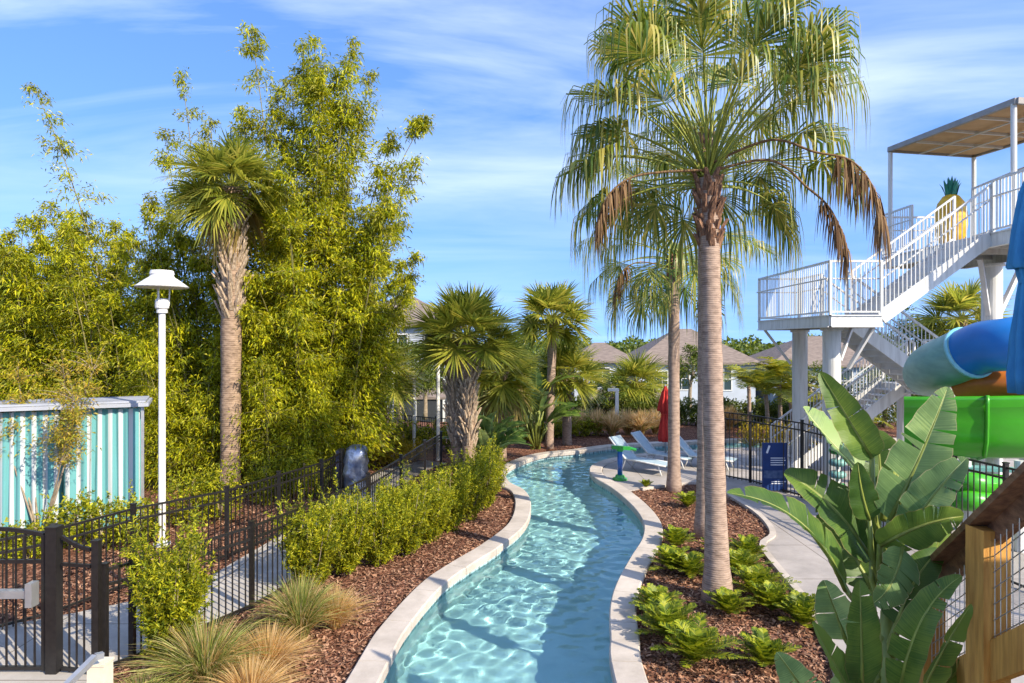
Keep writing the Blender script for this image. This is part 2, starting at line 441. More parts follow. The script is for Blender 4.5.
def fan_frond(mb, o, az, el, Lp, Rf, nseg=34, spread=2.0, w=.05, droop=.25, hang=0.0, tb=.5, bend=.5, cost=.25, roll=0.0, pm=1, lm=0, skew=0.0):
    """petiole, then a costapalmate fan; with hang the tips of the segments fall straight down"""
    o = np.array(o, float)
    d0 = np.array([math.cos(el) * math.cos(az), math.cos(el) * math.sin(az), math.sin(el)])
    t = np.linspace(0, 1, 6)[:, None]
    e2 = el - bend
    d1 = np.array([math.cos(e2) * math.cos(az), math.cos(e2) * math.sin(az), math.sin(e2)])
    pts = o + Lp * (d0 * (t - t * t / 2) + d1 * t * t / 2)
    mb.m = pm; mb.tube([Vector(p) for p in pts], [.022, .018, .016, .014, .012, .010], 4, caps=False); mb.m = lm
    hub = pts[-1]
    e3 = e2 - bend * .5
    D = np.array([math.cos(e3) * math.cos(az), math.cos(e3) * math.sin(az), math.sin(e3)])
    S = np.array([-math.sin(az), math.cos(az), 0.0]); Nn = np.cross(D, S); Nn *= 1 if Nn[2] > 0 else -1
    c, s = math.cos(roll), math.sin(roll); S = S * c + Nn * s; Nn = np.cross(D, S); Nn *= 1 if Nn[2] >= 0 else -1
    a = np.linspace(-spread, spread, nseg) + nr.normal(0, .03, nseg)
    dr = np.cos(a)[:, None] * D + np.sin(a)[:, None] * S + Nn * (cost * (np.abs(np.sin(a)))[:, None])
    dr = norm(dr)
    hubs = hub + D * (Rf * .12 * np.cos(a)[:, None])
    L = Rf * (.62 + .38 * np.cos(a * .6)) * nr.uniform(.88, 1.08, nseg)
    tt = np.array([0, .25, .45, .62, .8, 1.0])
    pts = hubs[:, None, :] + dr[:, None, :] * (L[:, None] * tt[None])[..., None]
    if hang:
        over = np.clip(tt - tb, 0, 1)[None] * np.ones((nseg, 1))
        pts = hubs[:, None, :] + dr[:, None, :] * (L[:, None] * (np.minimum(tt, tb)[None] + over * .38 * np.exp(-2.5 * over)))[..., None]
        h = hang * nr.uniform(.75, 1.2, (nseg, 1))
        pts[..., 2] -= L[:, None] * (over * h + droop * np.minimum(tt, tb)[None] ** 2)
        pts[..., :2] += (nr.normal(0, .05, (nseg, 1, 2)) * over[..., None])
    else:
        pts[..., 2] -= L[:, None] * droop * nr.uniform(.6, 1.6, (nseg, 1)) * tt[None] ** 2.4
    side = norm(np.cross(dr, Nn[None]))
    wd = w * np.array([.35, 1, 1.0, .8, .5, .06])[None] * (L / Rf)[:, None] * nr.uniform(.8, 1.15, (nseg, 1))
    strips(mb, pts, side, wd)


def feather(mb, o, az, el, L, nl=24, ll=.3, lw=.03, droop=.6, rt=.012, vee=.5, start=.18, pm=1, lm=0, fwd=.5):
    o = np.array(o, float)
    t = np.linspace(0, 1, 8)
    h = np.array([math.cos(az), math.sin(az), 0.0])
    x = L * (t * math.cos(el) + .25 * droop * t * t * math.sin(max(el, 0))); z = L * (t * math.sin(el) - droop * .55 * t ** 2.2)
    pts = o + h * x[:, None] + np.array([0, 0, 1.0]) * z[:, None]
    mb.m = pm; mb.tube([Vector(p) for p in pts], list(np.linspace(rt, rt * .35, 8)), 4, caps=False); mb.m = lm
    u = np.linspace(start, .99, nl)
    px = np.stack([np.interp(u, t, pts[:, k]) for k in range(3)], 1)
    tg = np.stack([np.interp(u, t, np.gradient(pts[:, k], t)) for k in range(3)], 1); tg = norm(tg)
    S = np.array([-math.sin(az), math.cos(az), 0.0]); Nn = norm(np.cross(tg, S[None])); Nn *= np.where(Nn[:, 2:] < 0, -1, 1)
    prof = (np.sin(np.pi * np.clip(u * .86 + .12, 0, 1)) ** .6)
    for sg in (-1, 1):
        d = norm(S[None] * sg + tg * fwd + Nn * vee * .6 + nr.normal(0, .09, (nl, 3)))
        l = ll * prof * nr.uniform(.85, 1.1, nl)
        tt = np.array([0, .35, .7, 1.0])
        p = px[:, None, :] + d[:, None, :] * (l[:, None] * tt[None])[..., None]
        p[..., 2] -= (l[:, None] * .3 * droop * tt[None] ** 2)
        side = norm(np.cross(d, Nn))
        strips(mb, p, side, lw * np.array([.5, 1, .8, .08])[None] * np.ones((nl, 1)))


def trunk_path(base, top, bow=(0, 0), n=14):
    base, top = Vector(base), Vector(top)
    return [base.lerp(top, i / (n - 1)) + Vector((bow[0], bow[1], 0)) * math.sin(math.pi * i / (n - 1)) for i in range(n)]


def boots(mb, path, rad, z0, z1, n, l=.32, w=.11, out=.5, turn=2.4):
    """old leaf bases in a criss-cross spiral up the trunk"""
    zs = [p.z for p in path]
    for i in range(n):
        z = z0 + (z1 - z0) * (i + rnd.random() * .6) / n
        k = max(0, min(len(path) - 2, next((j for j in range(len(path) - 1) if path[j + 1].z >= z), 0)))
        f = (z - zs[k]) / max(1e-6, zs[k + 1] - zs[k]); c = path[k].lerp(path[k + 1], f); r = rad * .9
        a = i * turn + rnd.uniform(-.25, .25)
        d = Vector((math.cos(a), math.sin(a), 0)); s = Vector((-math.sin(a), math.cos(a), 0))
        L = l * rnd.uniform(.6, 1.25); o = out * rnd.uniform(.5, 1.3)
        p0 = c + d * r; p1 = c + d * (r + L * o) + Vector((0, 0, L)) + s * rnd.uniform(-.06, .06)
        th = .025
        vs = []
        for p, ww in ((p0, w), (p1, w * .55)):
            vs += [p - s * ww / 2 - d * th, p + s * ww / 2 - d * th, p + s * ww * .3 + d * th, p - s * ww * .3 + d * th]
        mb.add(vs, [(0, 1, 5, 4), (1, 2, 6, 5), (2, 3, 7, 6), (3, 0, 4, 7), (4, 5, 6, 7)])


def sabal(name, label, base, top, rad=.2, nf=34, Rf=1.0, Lp=1.0, boot=None, lean=(0, 0), group=None, elmin=-.5, tmat='trunk_brown', skirt=0, droop=.13, nseg=34, w=.055, bootmat='boot'):
    base, top = Vector(base), Vector(top)
    t = thing(name, label, 'palm tree', base, group)
    path = trunk_path(base - Vector((0, 0, .1)), top, lean)
    mb = MB(); n = len(path)
    mb.tube(path, [rad * (1.18 if i == 0 else 1.0 + .05 * math.sin(i * 2.1)) for i in range(n)], 14)
    tr = mb.build('trunk', M[tmat], t, smooth=True)
    if boot:
        b = MB(); boots(b, path, rad, boot[0], boot[1], boot[2], l=boot[3] if len(boot) > 3 else .32, w=rad * .62)
        b.build('leaf_base', M[bootmat], tr)
    c = MB()
    for i in range(nf):
        f = (i + .5) / nf
        el = 1.45 - (1.45 - elmin) * f ** .85
        fan_frond(c, top + Vector((0, 0, -.05)), i * 2.39996 + nr.uniform(-.2, .2), el + nr.uniform(-.1, .1), Lp * nr.uniform(.85, 1.15) * (.8 + .3 * f),
                  Rf * nr.uniform(.9, 1.1), nseg, 2.2, w, droop, 0, bend=.12 + .28 * f, cost=.3, roll=nr.uniform(-.6, .6))
    for i in range(skirt):
        c.m = 2
        fan_frond(c, top + Vector((0, 0, -.12)), i * 2.39996 + 1, nr.uniform(-1.1, -.55), Lp * .9, Rf * nr.uniform(.7, 1), nseg, 2.0, w * .9, .5, 0, bend=.4, cost=.1, roll=nr.uniform(-.6, .6), pm=3, lm=2)
    c.build('crown', [M['sabal_leaf'], M['petiole'], M['sabal_old'], M['petiole_old']], t, smooth=True)
    return t


def shrub(mb, c, rx, ry, h, n, ll=.075, lw=.02, up=.8, k=16, clump=.16, vee=0.0):
    """upright sprays of small leaves filling an uneven volume"""
    c = np.array(c, float)
    a = nr.uniform(0, 2 * np.pi, n); r = np.sqrt(nr.uniform(0, 1, n))
    z = nr.uniform(.02, 1, n)
    bulge = .55 + .45 * np.sin(np.pi * np.clip(z * .9 + .08, 0, 1))
    hv = h * (.82 + .3 * np.sin(a * 2 + c[0] * 3) * .3 + nr.uniform(-.1, .14, n))
    bulge = bulge * (1 - vee) + vee * (.30 + .95 * z)
    hv = hv * (1 + vee * (.30 * np.sin(a * 3 + c[1] * 5) * (1 - r * .3) + .12 * np.sin(a * 7 + c[0] * 9)))
    p = c + np.stack([rx * r * bulge * np.cos(a), ry * r * bulge * np.sin(a), z * hv], 1)
    d = norm(np.stack([np.cos(a) * r * .6, np.sin(a) * r * .6, np.full(n, up)], 1) + nr.normal(0, .3, (n, 3)))
    L = clump * nr.uniform(.7, 1.5, n)
    t = nr.uniform(0, 1, (n, k))
    q = p[:, None, :] + d[:, None, :] * (t * L[:, None])[..., None]
    ld = norm(d[:, None, :] * .75 + rdir(n * k).reshape(n, k, 3) * .8)
    leaves(mb, q.reshape(-1, 3), ld.reshape(-1, 3), ll * nr.uniform(.7, 1.2, n * k), lw, .12)


def tree(name, label, base, h, cr, nclump=60, ll=.16, lw=.06, per=70, mat_='tree_leaf', cat='tree', group=None, squash=.8, trunk_r=.12, zc=.66):
    base = Vector(base); t = thing(name, label, cat, base, group)
    m = MB(); c = MB()
    top = base + Vector((nr.uniform(-.2, .2), nr.uniform(-.2, .2), h * .62))
    path = trunk_path(base - Vector((0, 0, .1)), top, (nr.uniform(-.15, .15), 0), 8)
    m.tube(path, list(np.linspace(trunk_r * 1.2, trunk_r * .5, 8)), 8)
    cen = np.array(base) + np.array([0, 0, h * zc])
    dirs = rdir(nclump); rr = nr.uniform(.35, 1, nclump) ** .6
    pc = cen + dirs * rr[:, None] * np.array([cr, cr, (h * (1 - zc)) * squash / .8])
    for p in pc[::4]:
        s = path[rnd.randint(4, 7)]
        m.tube([s, s.lerp(Vector(p), .5) + Vector((0, 0, .12)), Vector(p)], [trunk_r * .35, trunk_r * .22, .012], 5, caps=False)
    cs = cr * .3
    for p in pc:
        n = int(per * nr.uniform(.5, 1.3))
        q = p + rdir(n) * (cs * nr.uniform(.1, 1, n) ** .5)[:, None] * np.array([1.1, 1.1, .7])
        leaves(c, q, rdir(n, -.6, .8) + norm(q - cen) * .6, ll * nr.uniform(.7, 1.3, n), lw, .25)
    m.build('trunk', M['twig'], t, smooth=True); c.build('crown', M[mat_], t)
    return t


def bamboo(label, base, culms, per=2, nn=26, ll=.24, lw=.05, group='bamboo clumps', fill=0, fillbox=None):
    """culms: list of (dx, dy, lean_x, lean_y, height)"""
    base = Vector(base); t = thing('bamboo_clump', label, 'bamboo', base, group)
    m = MB(); c = MB()
    for (dx, dy, lx, ly, h) in culms:
        b = np.array(base) + np.array([dx, dy, 0])
        tt = np.linspace(0, 1, 10)
        pts = b + np.stack([lx * tt ** 1.9, ly * tt ** 1.9, h * (tt - .06 * tt ** 3)], 1)
        m.tube([Vector(p) for p in pts], list(np.linspace(.045, .008, 10)), 6, caps=False)
        n = max(6, int(nn * h / 9))
        u = np.sort(nr.uniform(.10, 1.0, n)); u[-3:] = [.95, .98, 1]
        for ui in u:
            p = np.array([np.interp(ui, tt, pts[:, k]) for k in range(3)])
            for _ in range(per):
                d = rdir(1, -.05, .75)[0]
                bl = (1.35 * (1 - ui) ** .7 + .22) * nr.uniform(.5, 1.15)
                e = p + d * bl; e[2] -= .22 * bl * bl
                if rnd.random() < .4: m.tube([Vector(p), Vector((p + e) / 2 + np.array([0, 0, .05])), Vector(e)], [.012, .008, .004], 3, caps=False)
                k = int(nr.uniform(16, 30))
                f = nr.uniform(.25, 1.05, k)[:, None]
                q = p + (e - p) * f + nr.normal(0, .10, (k, 3)) * (.5 + bl * .45)
                ld = norm((e - p)[None] * .9 + rdir(k) * .75 + np.array([0, 0, -.15]))
                leaves(c, q, ld, ll * nr.uniform(.6, 1.25, k), lw, .35)
    m.build('culms', M['bamboo_culm'], t, smooth=True); c.build('foliage', M['bamboo_leaf'], t)
    return t


def grass_clump(mb, c, n, h, spread, w=.012, arch=.7):
    c = np.array(c, float)
    a = nr.uniform(0, 2 * np.pi, n); L = h * nr.uniform(.55, 1.15, n); sp = spread * nr.uniform(.1, 1.1, n)
    b = c + np.stack([np.cos(a), np.sin(a), np.zeros(n)], 1) * (nr.uniform(0, .12, n) * spread)[:, None]
    t = np.array([0, .3, .6, .85, 1.0])
    hx = sp[:, None] * t[None] ** 1.6
    z = L[:, None] * (t[None] - arch * .45 * (sp / spread)[:, None] * t[None] ** 2.6)
    p = b[:, None, :] + np.stack([np.cos(a)[:, None] * hx, np.sin(a)[:, None] * hx, z], -1)
    side = np.stack([-np.sin(a), np.cos(a), np.zeros(n)], 1) * .6 + norm(nr.normal(size=(n, 3))) * .5
    strips(mb, p, norm(side), w * np.array([.9, 1, .8, .5, .08])[None] * np.ones((n, 1)))


def paddle_leaf(parent, b, m_, tip, width, roll=0.0, fold=.35, splits=5, droop=.15, seed=0, bulge=.5, gap=.012, name='leaf', face=(0, -1, 0.25), petiole=None, under=False):
    """one big blade along a curved midrib, torn into strips on both sides"""
    g = random.Random(seed)
    b, m_, tip = Vector(b), Vector(m_), Vector(tip)
    # quadratic curve through the three points
    ctl = 2 * m_ - (b + tip) / 2
    def cur(t): return (1 - t) ** 2 * b + 2 * t * (1 - t) * ctl + t * t * tip
    def tan(t): return (2 * (1 - t) * (ctl - b) + 2 * t * (tip - ctl)).normalized()
    vs = []; fs = []; uv = []
    nv = 6
    for sg in (-1, 1):
        cuts = [0.0] + sorted(g.uniform(.12, .93) for _ in range(splits)) + [1.0]
        for si in range(len(cuts) - 1):
            t0, t1 = cuts[si], cuts[si + 1]
            if t1 - t0 < .02: continue
            nu = max(3, int((t1 - t0) * 26))
            sd = g.uniform(-.12, .22) * droop * 3; gp = gap * g.uniform(.2, 1.6) if splits else 0
            off = len(vs)
            for i in range(nu + 1):
                f = i / nu
                for j in range(nv + 1):
                    e = j / nv
                    sh = gp * e * (1 - 2 * f)
                    t = min(1, max(0, t0 + (t1 - t0) * f + sh))
                    T = tan(t); Nn = Vector(face) - T * T.dot(Vector(face)); Nn.normalize()
                    S = T.cross(Nn)
                    c, s = math.cos(roll), math.sin(roll)
                    S, Nn = S * c + Nn * s, Nn * c - S * s
                    w = width / 2 * (max(0.0, math.sin(math.pi * min(1, t ** bulge * .97 + .03 * t))) ** .55) * (1 if t < .999 else 0)
                    w *= 1 + .03 * math.sin(t * 37 + sg + seed)
                    p = cur(t) + S * (sg * w * e * math.cos(fold)) + Nn * (w * e * math.sin(fold) - droop * w * e * e * 1.2 - sd * w * e * e) + T * (.22 * w * e)
                    p += Nn * (w * .06 * math.sin(t * (17 + seed % 7) + sg * 2 + seed) * e + w * .03 * math.sin(t * 61 + sg) * e * e)
                    vs.append(p); uv.append((t * 2, sg * e))
            for i in range(nu):
                for j in range(nv):
                    a = off + i * (nv + 1) + j
                    q = (a, a + 1, a + nv + 2, a + nv + 1)
                    fs.append(q if (sg > 0) != under else tuple(reversed(q)))
    mb = MB(); mb.add(vs, fs)
    o = mb.build(name, M['paddle'], parent, smooth=True, uv=uv)
    r = MB()
    r.tube([cur(t) - Vector((0, 0, .004)) for t in (0, .2, .4, .6, .8, .97)], [width * .035 + .006, width * .032 + .004, .010, .008, .005, .002], 5)
    if petiole is not None:
        p0 = Vector(petiole); r.tube([p0, p0.lerp(b, .5) + (b - p0).cross(Vector((0, 1, 0))).normalized() * .03, b], [.028, .022, width * .035 + .006], 7)
    r.build('midrib', M['paddle_stem'], o, smooth=True)
    return o


def paddle_plant(label, base, n, h, size, seed, group=None, spreadk=.8):
    g = random.Random(seed)
    base = Vector(base); t = thing('bird_of_paradise', label, 'plant', base, group)
    st = MB()
    for i in range(3):
        a = g.uniform(0, 6.28); st.tube([base + Vector((math.cos(a) * .15, math.sin(a) * .15, -.05)), base + Vector((math.cos(a) * .1, math.sin(a) * .1, h * .16))], [.09, .06], 8)
    st.build('stem', M['paddle_stem'], t, smooth=True)
    for i in range(n):
        a = i * 2.4 + g.uniform(-.3, .3); k = g.uniform(.35, 1.0)
        d = Vector((math.cos(a), math.sin(a), 0))
        root = base + d * .1 + Vector((0, 0, h * .06 * k))
        b = base + d * (spreadk * .6 * (1.25 - k)) + Vector((0, 0, h * (.10 + .46 * k)))
        L = size * g.uniform(.8, 1.15); el = g.uniform(.5, 1.3) * (.4 + .7 * k)
        m_ = b + (d * math.cos(el) + Vector((0, 0, math.sin(el)))) * L * .5
        tp = b + (d * math.cos(el) * 1.1 + Vector((0, 0, math.sin(el) - .22))) * L
        paddle_leaf(t, b, m_, tp, size * .34, g.uniform(-.4, .4), .35, 4, .12, seed * 50 + i, face=tuple(Vector((0, 0, 1)) - d * .2 + Vector((0, -.35, 0))), petiole=root)
    return t


# ------------------------------------------------------------------ setting
LB = [(384, 668), (407, 628), (441, 588), (470, 567), (498, 549), (523.5, 527), (529, 507), (523.5, 493), (508, 484), (504, 474), (515, 466), (542, 456.5), (576, 452.5), (618, 447), (680, 443.7), (759, 441)]
RB = [(618, 683), (614, 641), (613, 612), (619, 588), (633, 561), (645, 540.5), (645, 524), (633, 507), (613, 490), (595, 479), (591, 471), (597, 465), (615, 459.5), (648, 455), (700, 451.5), (759, 449.5)]
lb = [Vector((-1.55, -12, 0)), Vector((-1.7, -2, 0)), Vector((-1.75, 4, 0))] + [G(*p) for p in LB] + [Vector((20, 27.6, 0))]
rb = [Vector((1.35, -12, 0)), Vector((1.3, -2, 0)), Vector((1.22, 4, 0))] + [G(*p) for p in RB] + [Vector((20, 25.2, 0))]
lb = catmull(lb, 6); rb = catmull(rb, 6)
for l in (lb, rb):
    for p in l: p.z = 0


def ngon_obj(name, ring, z, m, flip=False):
    bm = bmesh.new()
    vs = [bm.verts.new((p[0], p[1], z)) for p in ring]
    f = bm.faces.new(vs); f.normal_update(); bmesh.ops.triangulate(bm, faces=[f], ngon_method='EAR_CLIP')
    bm.normal_update()
    for f in bm.faces:
        if f.normal.z < 0: f.normal_flip()
    me = bpy.data.meshes.new(name); bm.to_mesh(me); bm.free()
    me.materials.append(m); o = bpy.data.objects.new(name, me); col.objects.link(o); return o


# ground: one sheet with the river cut out, falling away behind the hedge
bm = bmesh.new()


def bmpoly(ring, mi):
    vs = [bm.verts.new(p) for p in ring]
    f = bm.faces.new(vs); f.material_index = mi; f.normal_update()
    r = bmesh.ops.triangulate(bm, faces=[f], ngon_method='EAR_CLIP')
    for g in r['faces']: g.material_index = mi


EL, ER = lb[-1], rb[-1]
bmpoly([(p.x, p.y, 0) for p in lb] + [(45, 34, 0), (-45, 34, 0), (-45, -12, 0)], 0)
bmpoly([(p.x, p.y, 0) for p in rb] + [(EL.x, EL.y, 0), (45, 34, 0), (45, -12, 0)], 0)
q = [(-45, 34, 0), (45, 34, 0), (130, 52, -3.5), (-130, 52, -3.5)]; bmpoly(q, 1)
bmpoly([(-45, -12, 0), (-45, 34, 0), (-130, 52, -3.5), (-130, -30, -3.5)], 1)
bmpoly([(45, 34, 0), (45, -12, 0), (130, -30, -3.5), (130, 52, -3.5)], 1)
bmpoly([(-130, 52, -3.5), (130, 52, -3.5), (2500, 2500, -3.5), (-2500, 2500, -3.5)], 1)
bmpoly([(-130, -30, -3.5), (-130, 52, -3.5), (-2500, 2500, -3.5), (-2500, -1500, -3.5)], 1)
bmpoly([(130, 52, -3.5), (130, -30, -3.5), (2500, -1500, -3.5), (2500, 2500, -3.5)], 1)
bmpoly([(-45, -12, 0), (-130, -30, -3.5), (130, -30, -3.5), (45, -12, 0)], 1)
bmpoly([(-130, -30, -3.5), (-2500, -1500, -3.5), (2500, -1500, -3.5), (130, -30, -3.5)], 1)
bmesh.ops.remove_doubles(bm, verts=bm.verts, dist=.001)
bm.normal_update()
for f in bm.faces:
    if f.normal.z < 0: f.normal_flip()
me = bpy.data.meshes.new('ground'); bm.to_mesh(me); bm.free()
me.materials.append(M['mulch']); me.materials.append(M['lawn'])
ground = bpy.data.objects.new('ground', me); col.objects.link(ground); struct(ground)

ring = lb + list(reversed(rb))
DEPTH, WL = -1.05, -.13
struct(ngon_obj('river_bed', ring, DEPTH, M['pool_floor']))
wb = MB()
for line in (lb, rb):
    n = len(line)
    vs = [(p.x, p.y, DEPTH) for p in line] + [(p.x, p.y, -.24) for p in line] + [(p.x, p.y, .0) for p in line]
    wb.m = 0; wb.add(vs[:2 * n], [(i, i + 1, n + i + 1, n + i) for i in range(n - 1)])
    wb.m = 1; wb.add(vs[n:], [(i, i + 1, n + i + 1, n + i) for i in range(n - 1)])
struct(wb.build('river_wall', [M['pool_floor'], M['pool_tile']]))


def offset(line, d):
    out = []
    for i, p in enumerate(line):
        t = (line[min(i + 1, len(line) - 1)] - line[max(i - 1, 0)]); t.z = 0; t.normalize()
        out.append(p + Vector((-t.y, t.x, 0)) * d)
    return out


def resample(line, step):
    out = [line[0].copy()]; acc = 0
    for a, b in zip(line, line[1:]):
        L = (b - a).length; s = step - acc
        while s <= L:
            out.append(a.lerp(b, s / L)); s += step
        acc = (acc + L) % step if L + acc >= step else acc + L
    return out


def coping(name, line, sgn, w=.34):
    line = resample(line, .20)
    i0 = offset(line, -.05 * sgn); o0 = offset(line, w * sgn)
    mb = MB(); k = 6            # stones of six steps with a joint between
    for a in range(0, len(line) - k, k):
        L = []
        for j in range(k + 1):
            f = a + j
            pi, po = i0[f].copy(), o0[f].copy()
            if j == 0: pi = pi.lerp(i0[f + 1], .03); po = po.lerp(o0[f + 1], .03)
            if j == k: pi = pi.lerp(i0[f - 1], .03); po = po.lerp(o0[f - 1], .03)
            L.append((pi, po))
        vs = []
        for pi, po in L:
            e = (po - pi).normalized() * .02
            vs += [(pi.x, pi.y, -.06), (pi.x, pi.y, .05), (pi.x + e.x, pi.y + e.y, .07), (po.x - e.x, po.y - e.y, .07), (po.x, po.y, .05), (po.x, po.y, -.06)]
        fs = [(j * 6 + c, j * 6 + (c + 1) % 6, (j + 1) * 6 + (c + 1) % 6, (j + 1) * 6 + c) for j in range(k) for c in range(6)]
        fs += [tuple(range(6)), tuple(k * 6 + c for c in reversed(range(6)))]
        mb.add(vs, fs)
    return struct(mb.build(name, M['coping']))


coping('coping_left', lb, 1); coping('coping_right', rb, -1)

# paved sheets
bed = [G(*p) for p in [(640, 490), (690, 484), (716, 486), (735, 499), (757, 513), (771, 526), (776, 538), (766, 549), (788, 578), (812, 607), (835, 650), (850, 700)]]
bed = catmull(bed, 4)
rb_deck = [p for p in offset(rb, -.36) if p.y > 17.9]
deck_ring = [Vector((p.x, p.y, 0)) for p in reversed(bed)] + rb_deck + [Vector((20, 16, 0)), Vector((20, 2, 0)), Vector((4.2, 2, 0))]
dk = MB(); dk.prism([(p.x, p.y) for p in deck_ring], -.05, .035)
struct(dk.build('pool_deck', M['concrete']))
kb = MB()
bo = offset(bed, -.12)
for a in range(len(bed) - 1):
    r4 = [bed[a], bed[a + 1], bo[a + 1], bo[a]]
    kb.prism([(p.x, p.y) for p in r4], -.05, .075)
struct(kb.build('bed_kerb', M['coping']))
pl = [G(*p) for p in [(-120, 655), (-20, 632), (94, 611), (188, 588), (240, 560), (300, 524), (335, 496), (385, 471), (425, 461)]]
pr = [G(*p) for p in [(40, 720), (90, 685), (131, 660), (252, 607), (322, 556), (372, 510), (420, 474), (445, 464)]]
pp = MB(); pp.prism([(p.x, p.y) for p in catmull(pl, 4) + list(reversed(catmull(pr, 4)))], -.05, .03)
struct(pp.build('garden_path', M['path']))

# the rippled water surface: small waves in many directions on a fine sheet, cut to the river
gx = np.arange(-3.0, 15.0, .045); gy = np.arange(4.5, 28.5, .045)
XX, YY = np.meshgrid(gx, gy); ZZ = np.zeros_like(XX)
wr = np.random.default_rng(4)
for _ in range(44):
    lam = wr.uniform(.15, .48); kk = 2 * np.pi / lam; a_ = wr.uniform(0, 2 * np.pi)
    ZZ += .00098 * (lam / .35) ** 1.35 * np.sin(kk * (np.cos(a_) * XX + np.sin(a_) * YY) + wr.uniform(0, 6.28))
ZZ *= .75 + .35 * np.sin(XX * .9 + 1) * np.sin(YY * .6)
V_ = np.stack([XX.ravel(), YY.ravel(), (ZZ + WL).ravel()], 1); ny_, nx_ = XX.shape
i_ = (np.arange(ny_ - 1)[:, None] * nx_ + np.arange(nx_ - 1)[None]).ravel()
q_ = np.stack([i_, i_ + 1, i_ + nx_ + 1, i_ + nx_], 1)


def inside(x, y, ring):
    c = np.zeros(len(x), bool); n = len(ring)
    for i in range(n):
        a, b = ring[i], ring[(i + 1) % n]
        cond = ((a[1] > y) != (b[1] > y))
        xi = (b[0] - a[0]) * (y - a[1]) / ((b[1] - a[1]) if abs(b[1] - a[1]) > 1e-9 else 1e-9) + a[0]
        c ^= cond & (x < xi)
    return c


cxy = V_[q_].mean(1)
q_ = q_[inside(cxy[:, 0], cxy[:, 1], [(p.x, p.y) for p in offset(lb, .15)] + [(p.x, p.y) for p in reversed(offset(rb, -.15))])]
us = np.unique(q_); rm = np.full(len(V_), -1); rm[us] = np.arange(len(us))
wm = MB(); wm.quads(V_[us], rm[q_]); water = wm.build('river_water', M['water'], smooth=True); struct(water)
water.cycles.is_caustics_caster = True                # sunlight is bent by the ripples on its way to the pool floor
for n_ in ('river_bed', 'river_wall'): bpy.data.objects[n_].cycles.is_caustics_receiver = True

# loose bark chips on the beds nearest the camera
ch = MB()


wide = [(p.x, p.y) for p in offset(lb, .36)] + [(p.x, p.y) for p in reversed(offset(rb, -.36))]
n = 90000
x = nr.uniform(-8, 6.5, n); y = 6.5 + 16 * nr.uniform(0, 1, n) ** 1.6
keep = ~inside(x, y, wide) & ~inside(x, y, [(p.x, p.y) for p in deck_ring]) & ~inside(x, y, [(p.x, p.y) for p in catmull(pl, 4) + list(reversed(catmull(pr, 4)))])
x, y = x[keep], y[keep]; n = len(x)
a = nr.uniform(0, 6.28, n); L = nr.uniform(.025, .085, n); W = nr.uniform(.010, .028, n)
d = np.stack([np.cos(a), np.sin(a), nr.normal(0, .3, n)], 1); s = np.stack([-np.sin(a), np.cos(a), nr.normal(0, .5, n)], 1)
p = np.stack([x, y, nr.uniform(.012, .035, n)], 1)
d *= L[:, None] / 2; s *= W[:, None] / 2
v = np.stack([p - d - s, p + d - s * .7, p + d * .9 + s, p - d + s], 1).reshape(-1, 3)
ch.quads(v, np.arange(4 * n).reshape(-1, 4))
struct(ch.build('mulch_chips', M['chip']), 'stuff')


# ------------------------------------------------------------------ black fences
def fence(name, label, pts, h=1.3, step=.115, pw=.065, group=None, mid=True, tall_first=0):
    pts = [Vector(p) for p in pts]
    t = thing(name, label, 'fence', pts[0], group)
    for i, p in enumerate(pts):
        m = MB(); hh = h + .05
        m.box2((p.x - pw / 2, p.y - pw / 2, p.z), (p.x + pw / 2, p.y + pw / 2, p.z + hh))
        m.box2((p.x - pw / 2 - .008, p.y - pw / 2 - .008, p.z + hh), (p.x + pw / 2 + .008, p.y + pw / 2 + .008, p.z + hh + .02))
        m.build('post', M['black'], t)
    for a, b in zip(pts, pts[1:]):
        m = MB(); d = (b - a); L = d.length; d.normalize()
        a2, b2 = a + d * pw * .55, b - d * pw * .55
        zs = [h - .02, .10] + ([h - .20] if mid else [])
        for z in zs: m.bar(a2 + Vector((0, 0, z)), b2 + Vector((0, 0, z)), .028, .034)
        n = max(2, int(L / step))
        ang = math.atan2(d.y, d.x)
        for k in range(1, n):
            c = a.lerp(b, k / n)
            m.box((c.x, c.y, c.z + h / 2 + .01), (.017, .0155, h - .07), rz=ang)
        m.build('picket_panel', M['black'], t)
    return t


fa = [Vector((-7.9, 8.45, 0)), Vector((-7.3, 9.0, 0)), Vector((-6.62, 9.85, 0)), Vector((-6.16, 11.1, 0)), Vector((-5.2, 12.45, 0)), Vector((-4.75, 13.9, 0)), Vector((-4.27, 15.3, 0)), Vector((-4.17, 16.6, 0))]
fence('metal_fence', 'black picket fence running behind the concrete path towards the bamboo', fa, 1.3)
fence('metal_fence', 'black picket fence continuing left of the gate', [Vector((-6.82, 8.2, 0)), Vector((-8.4, 8.15, 0)), Vector((-10.4, 8.1, 0))], 1.6)
fb = [Vector((-4.88, 8.18, 0)), Vector((-4.70, 8.45, 0)), Vector((-3.85, 10.1, 0)), Vector((-3.25, 11.9, 0)), Vector((-2.9, 13.8, 0)), Vector((-2.6, 16.0, 0)), Vector((-2.35, 18.4, 0)), Vector((-2.1, 20.2, 0))]
fence('metal_fence', 'black picket fence behind the hedge row, starting beside the gate', fb, 1.28)
ff = [P(375, 437, 27).xy.to_3d(), P(405, 437, 27).xy.to_3d(), P(436, 437, 26).xy.to_3d(), P(470, 437, 25.5).xy.to_3d()]
fence('metal_fence', 'distant black fence below the sabal palms and slim white posts', ff, 1.1)
fr_ = [Vector((5.9, 20.3, 0)), Vector((6.7, 19.2, 0)), Vector((7.35, 17.3, 0)), Vector((7.62, 15.3, 0)), Vector((7.85, 13.3, 0)), Vector((8.1, 11.2, 0)), Vector((8.4, 9.0, 0)), Vector((8.7, 6.5, 0))]
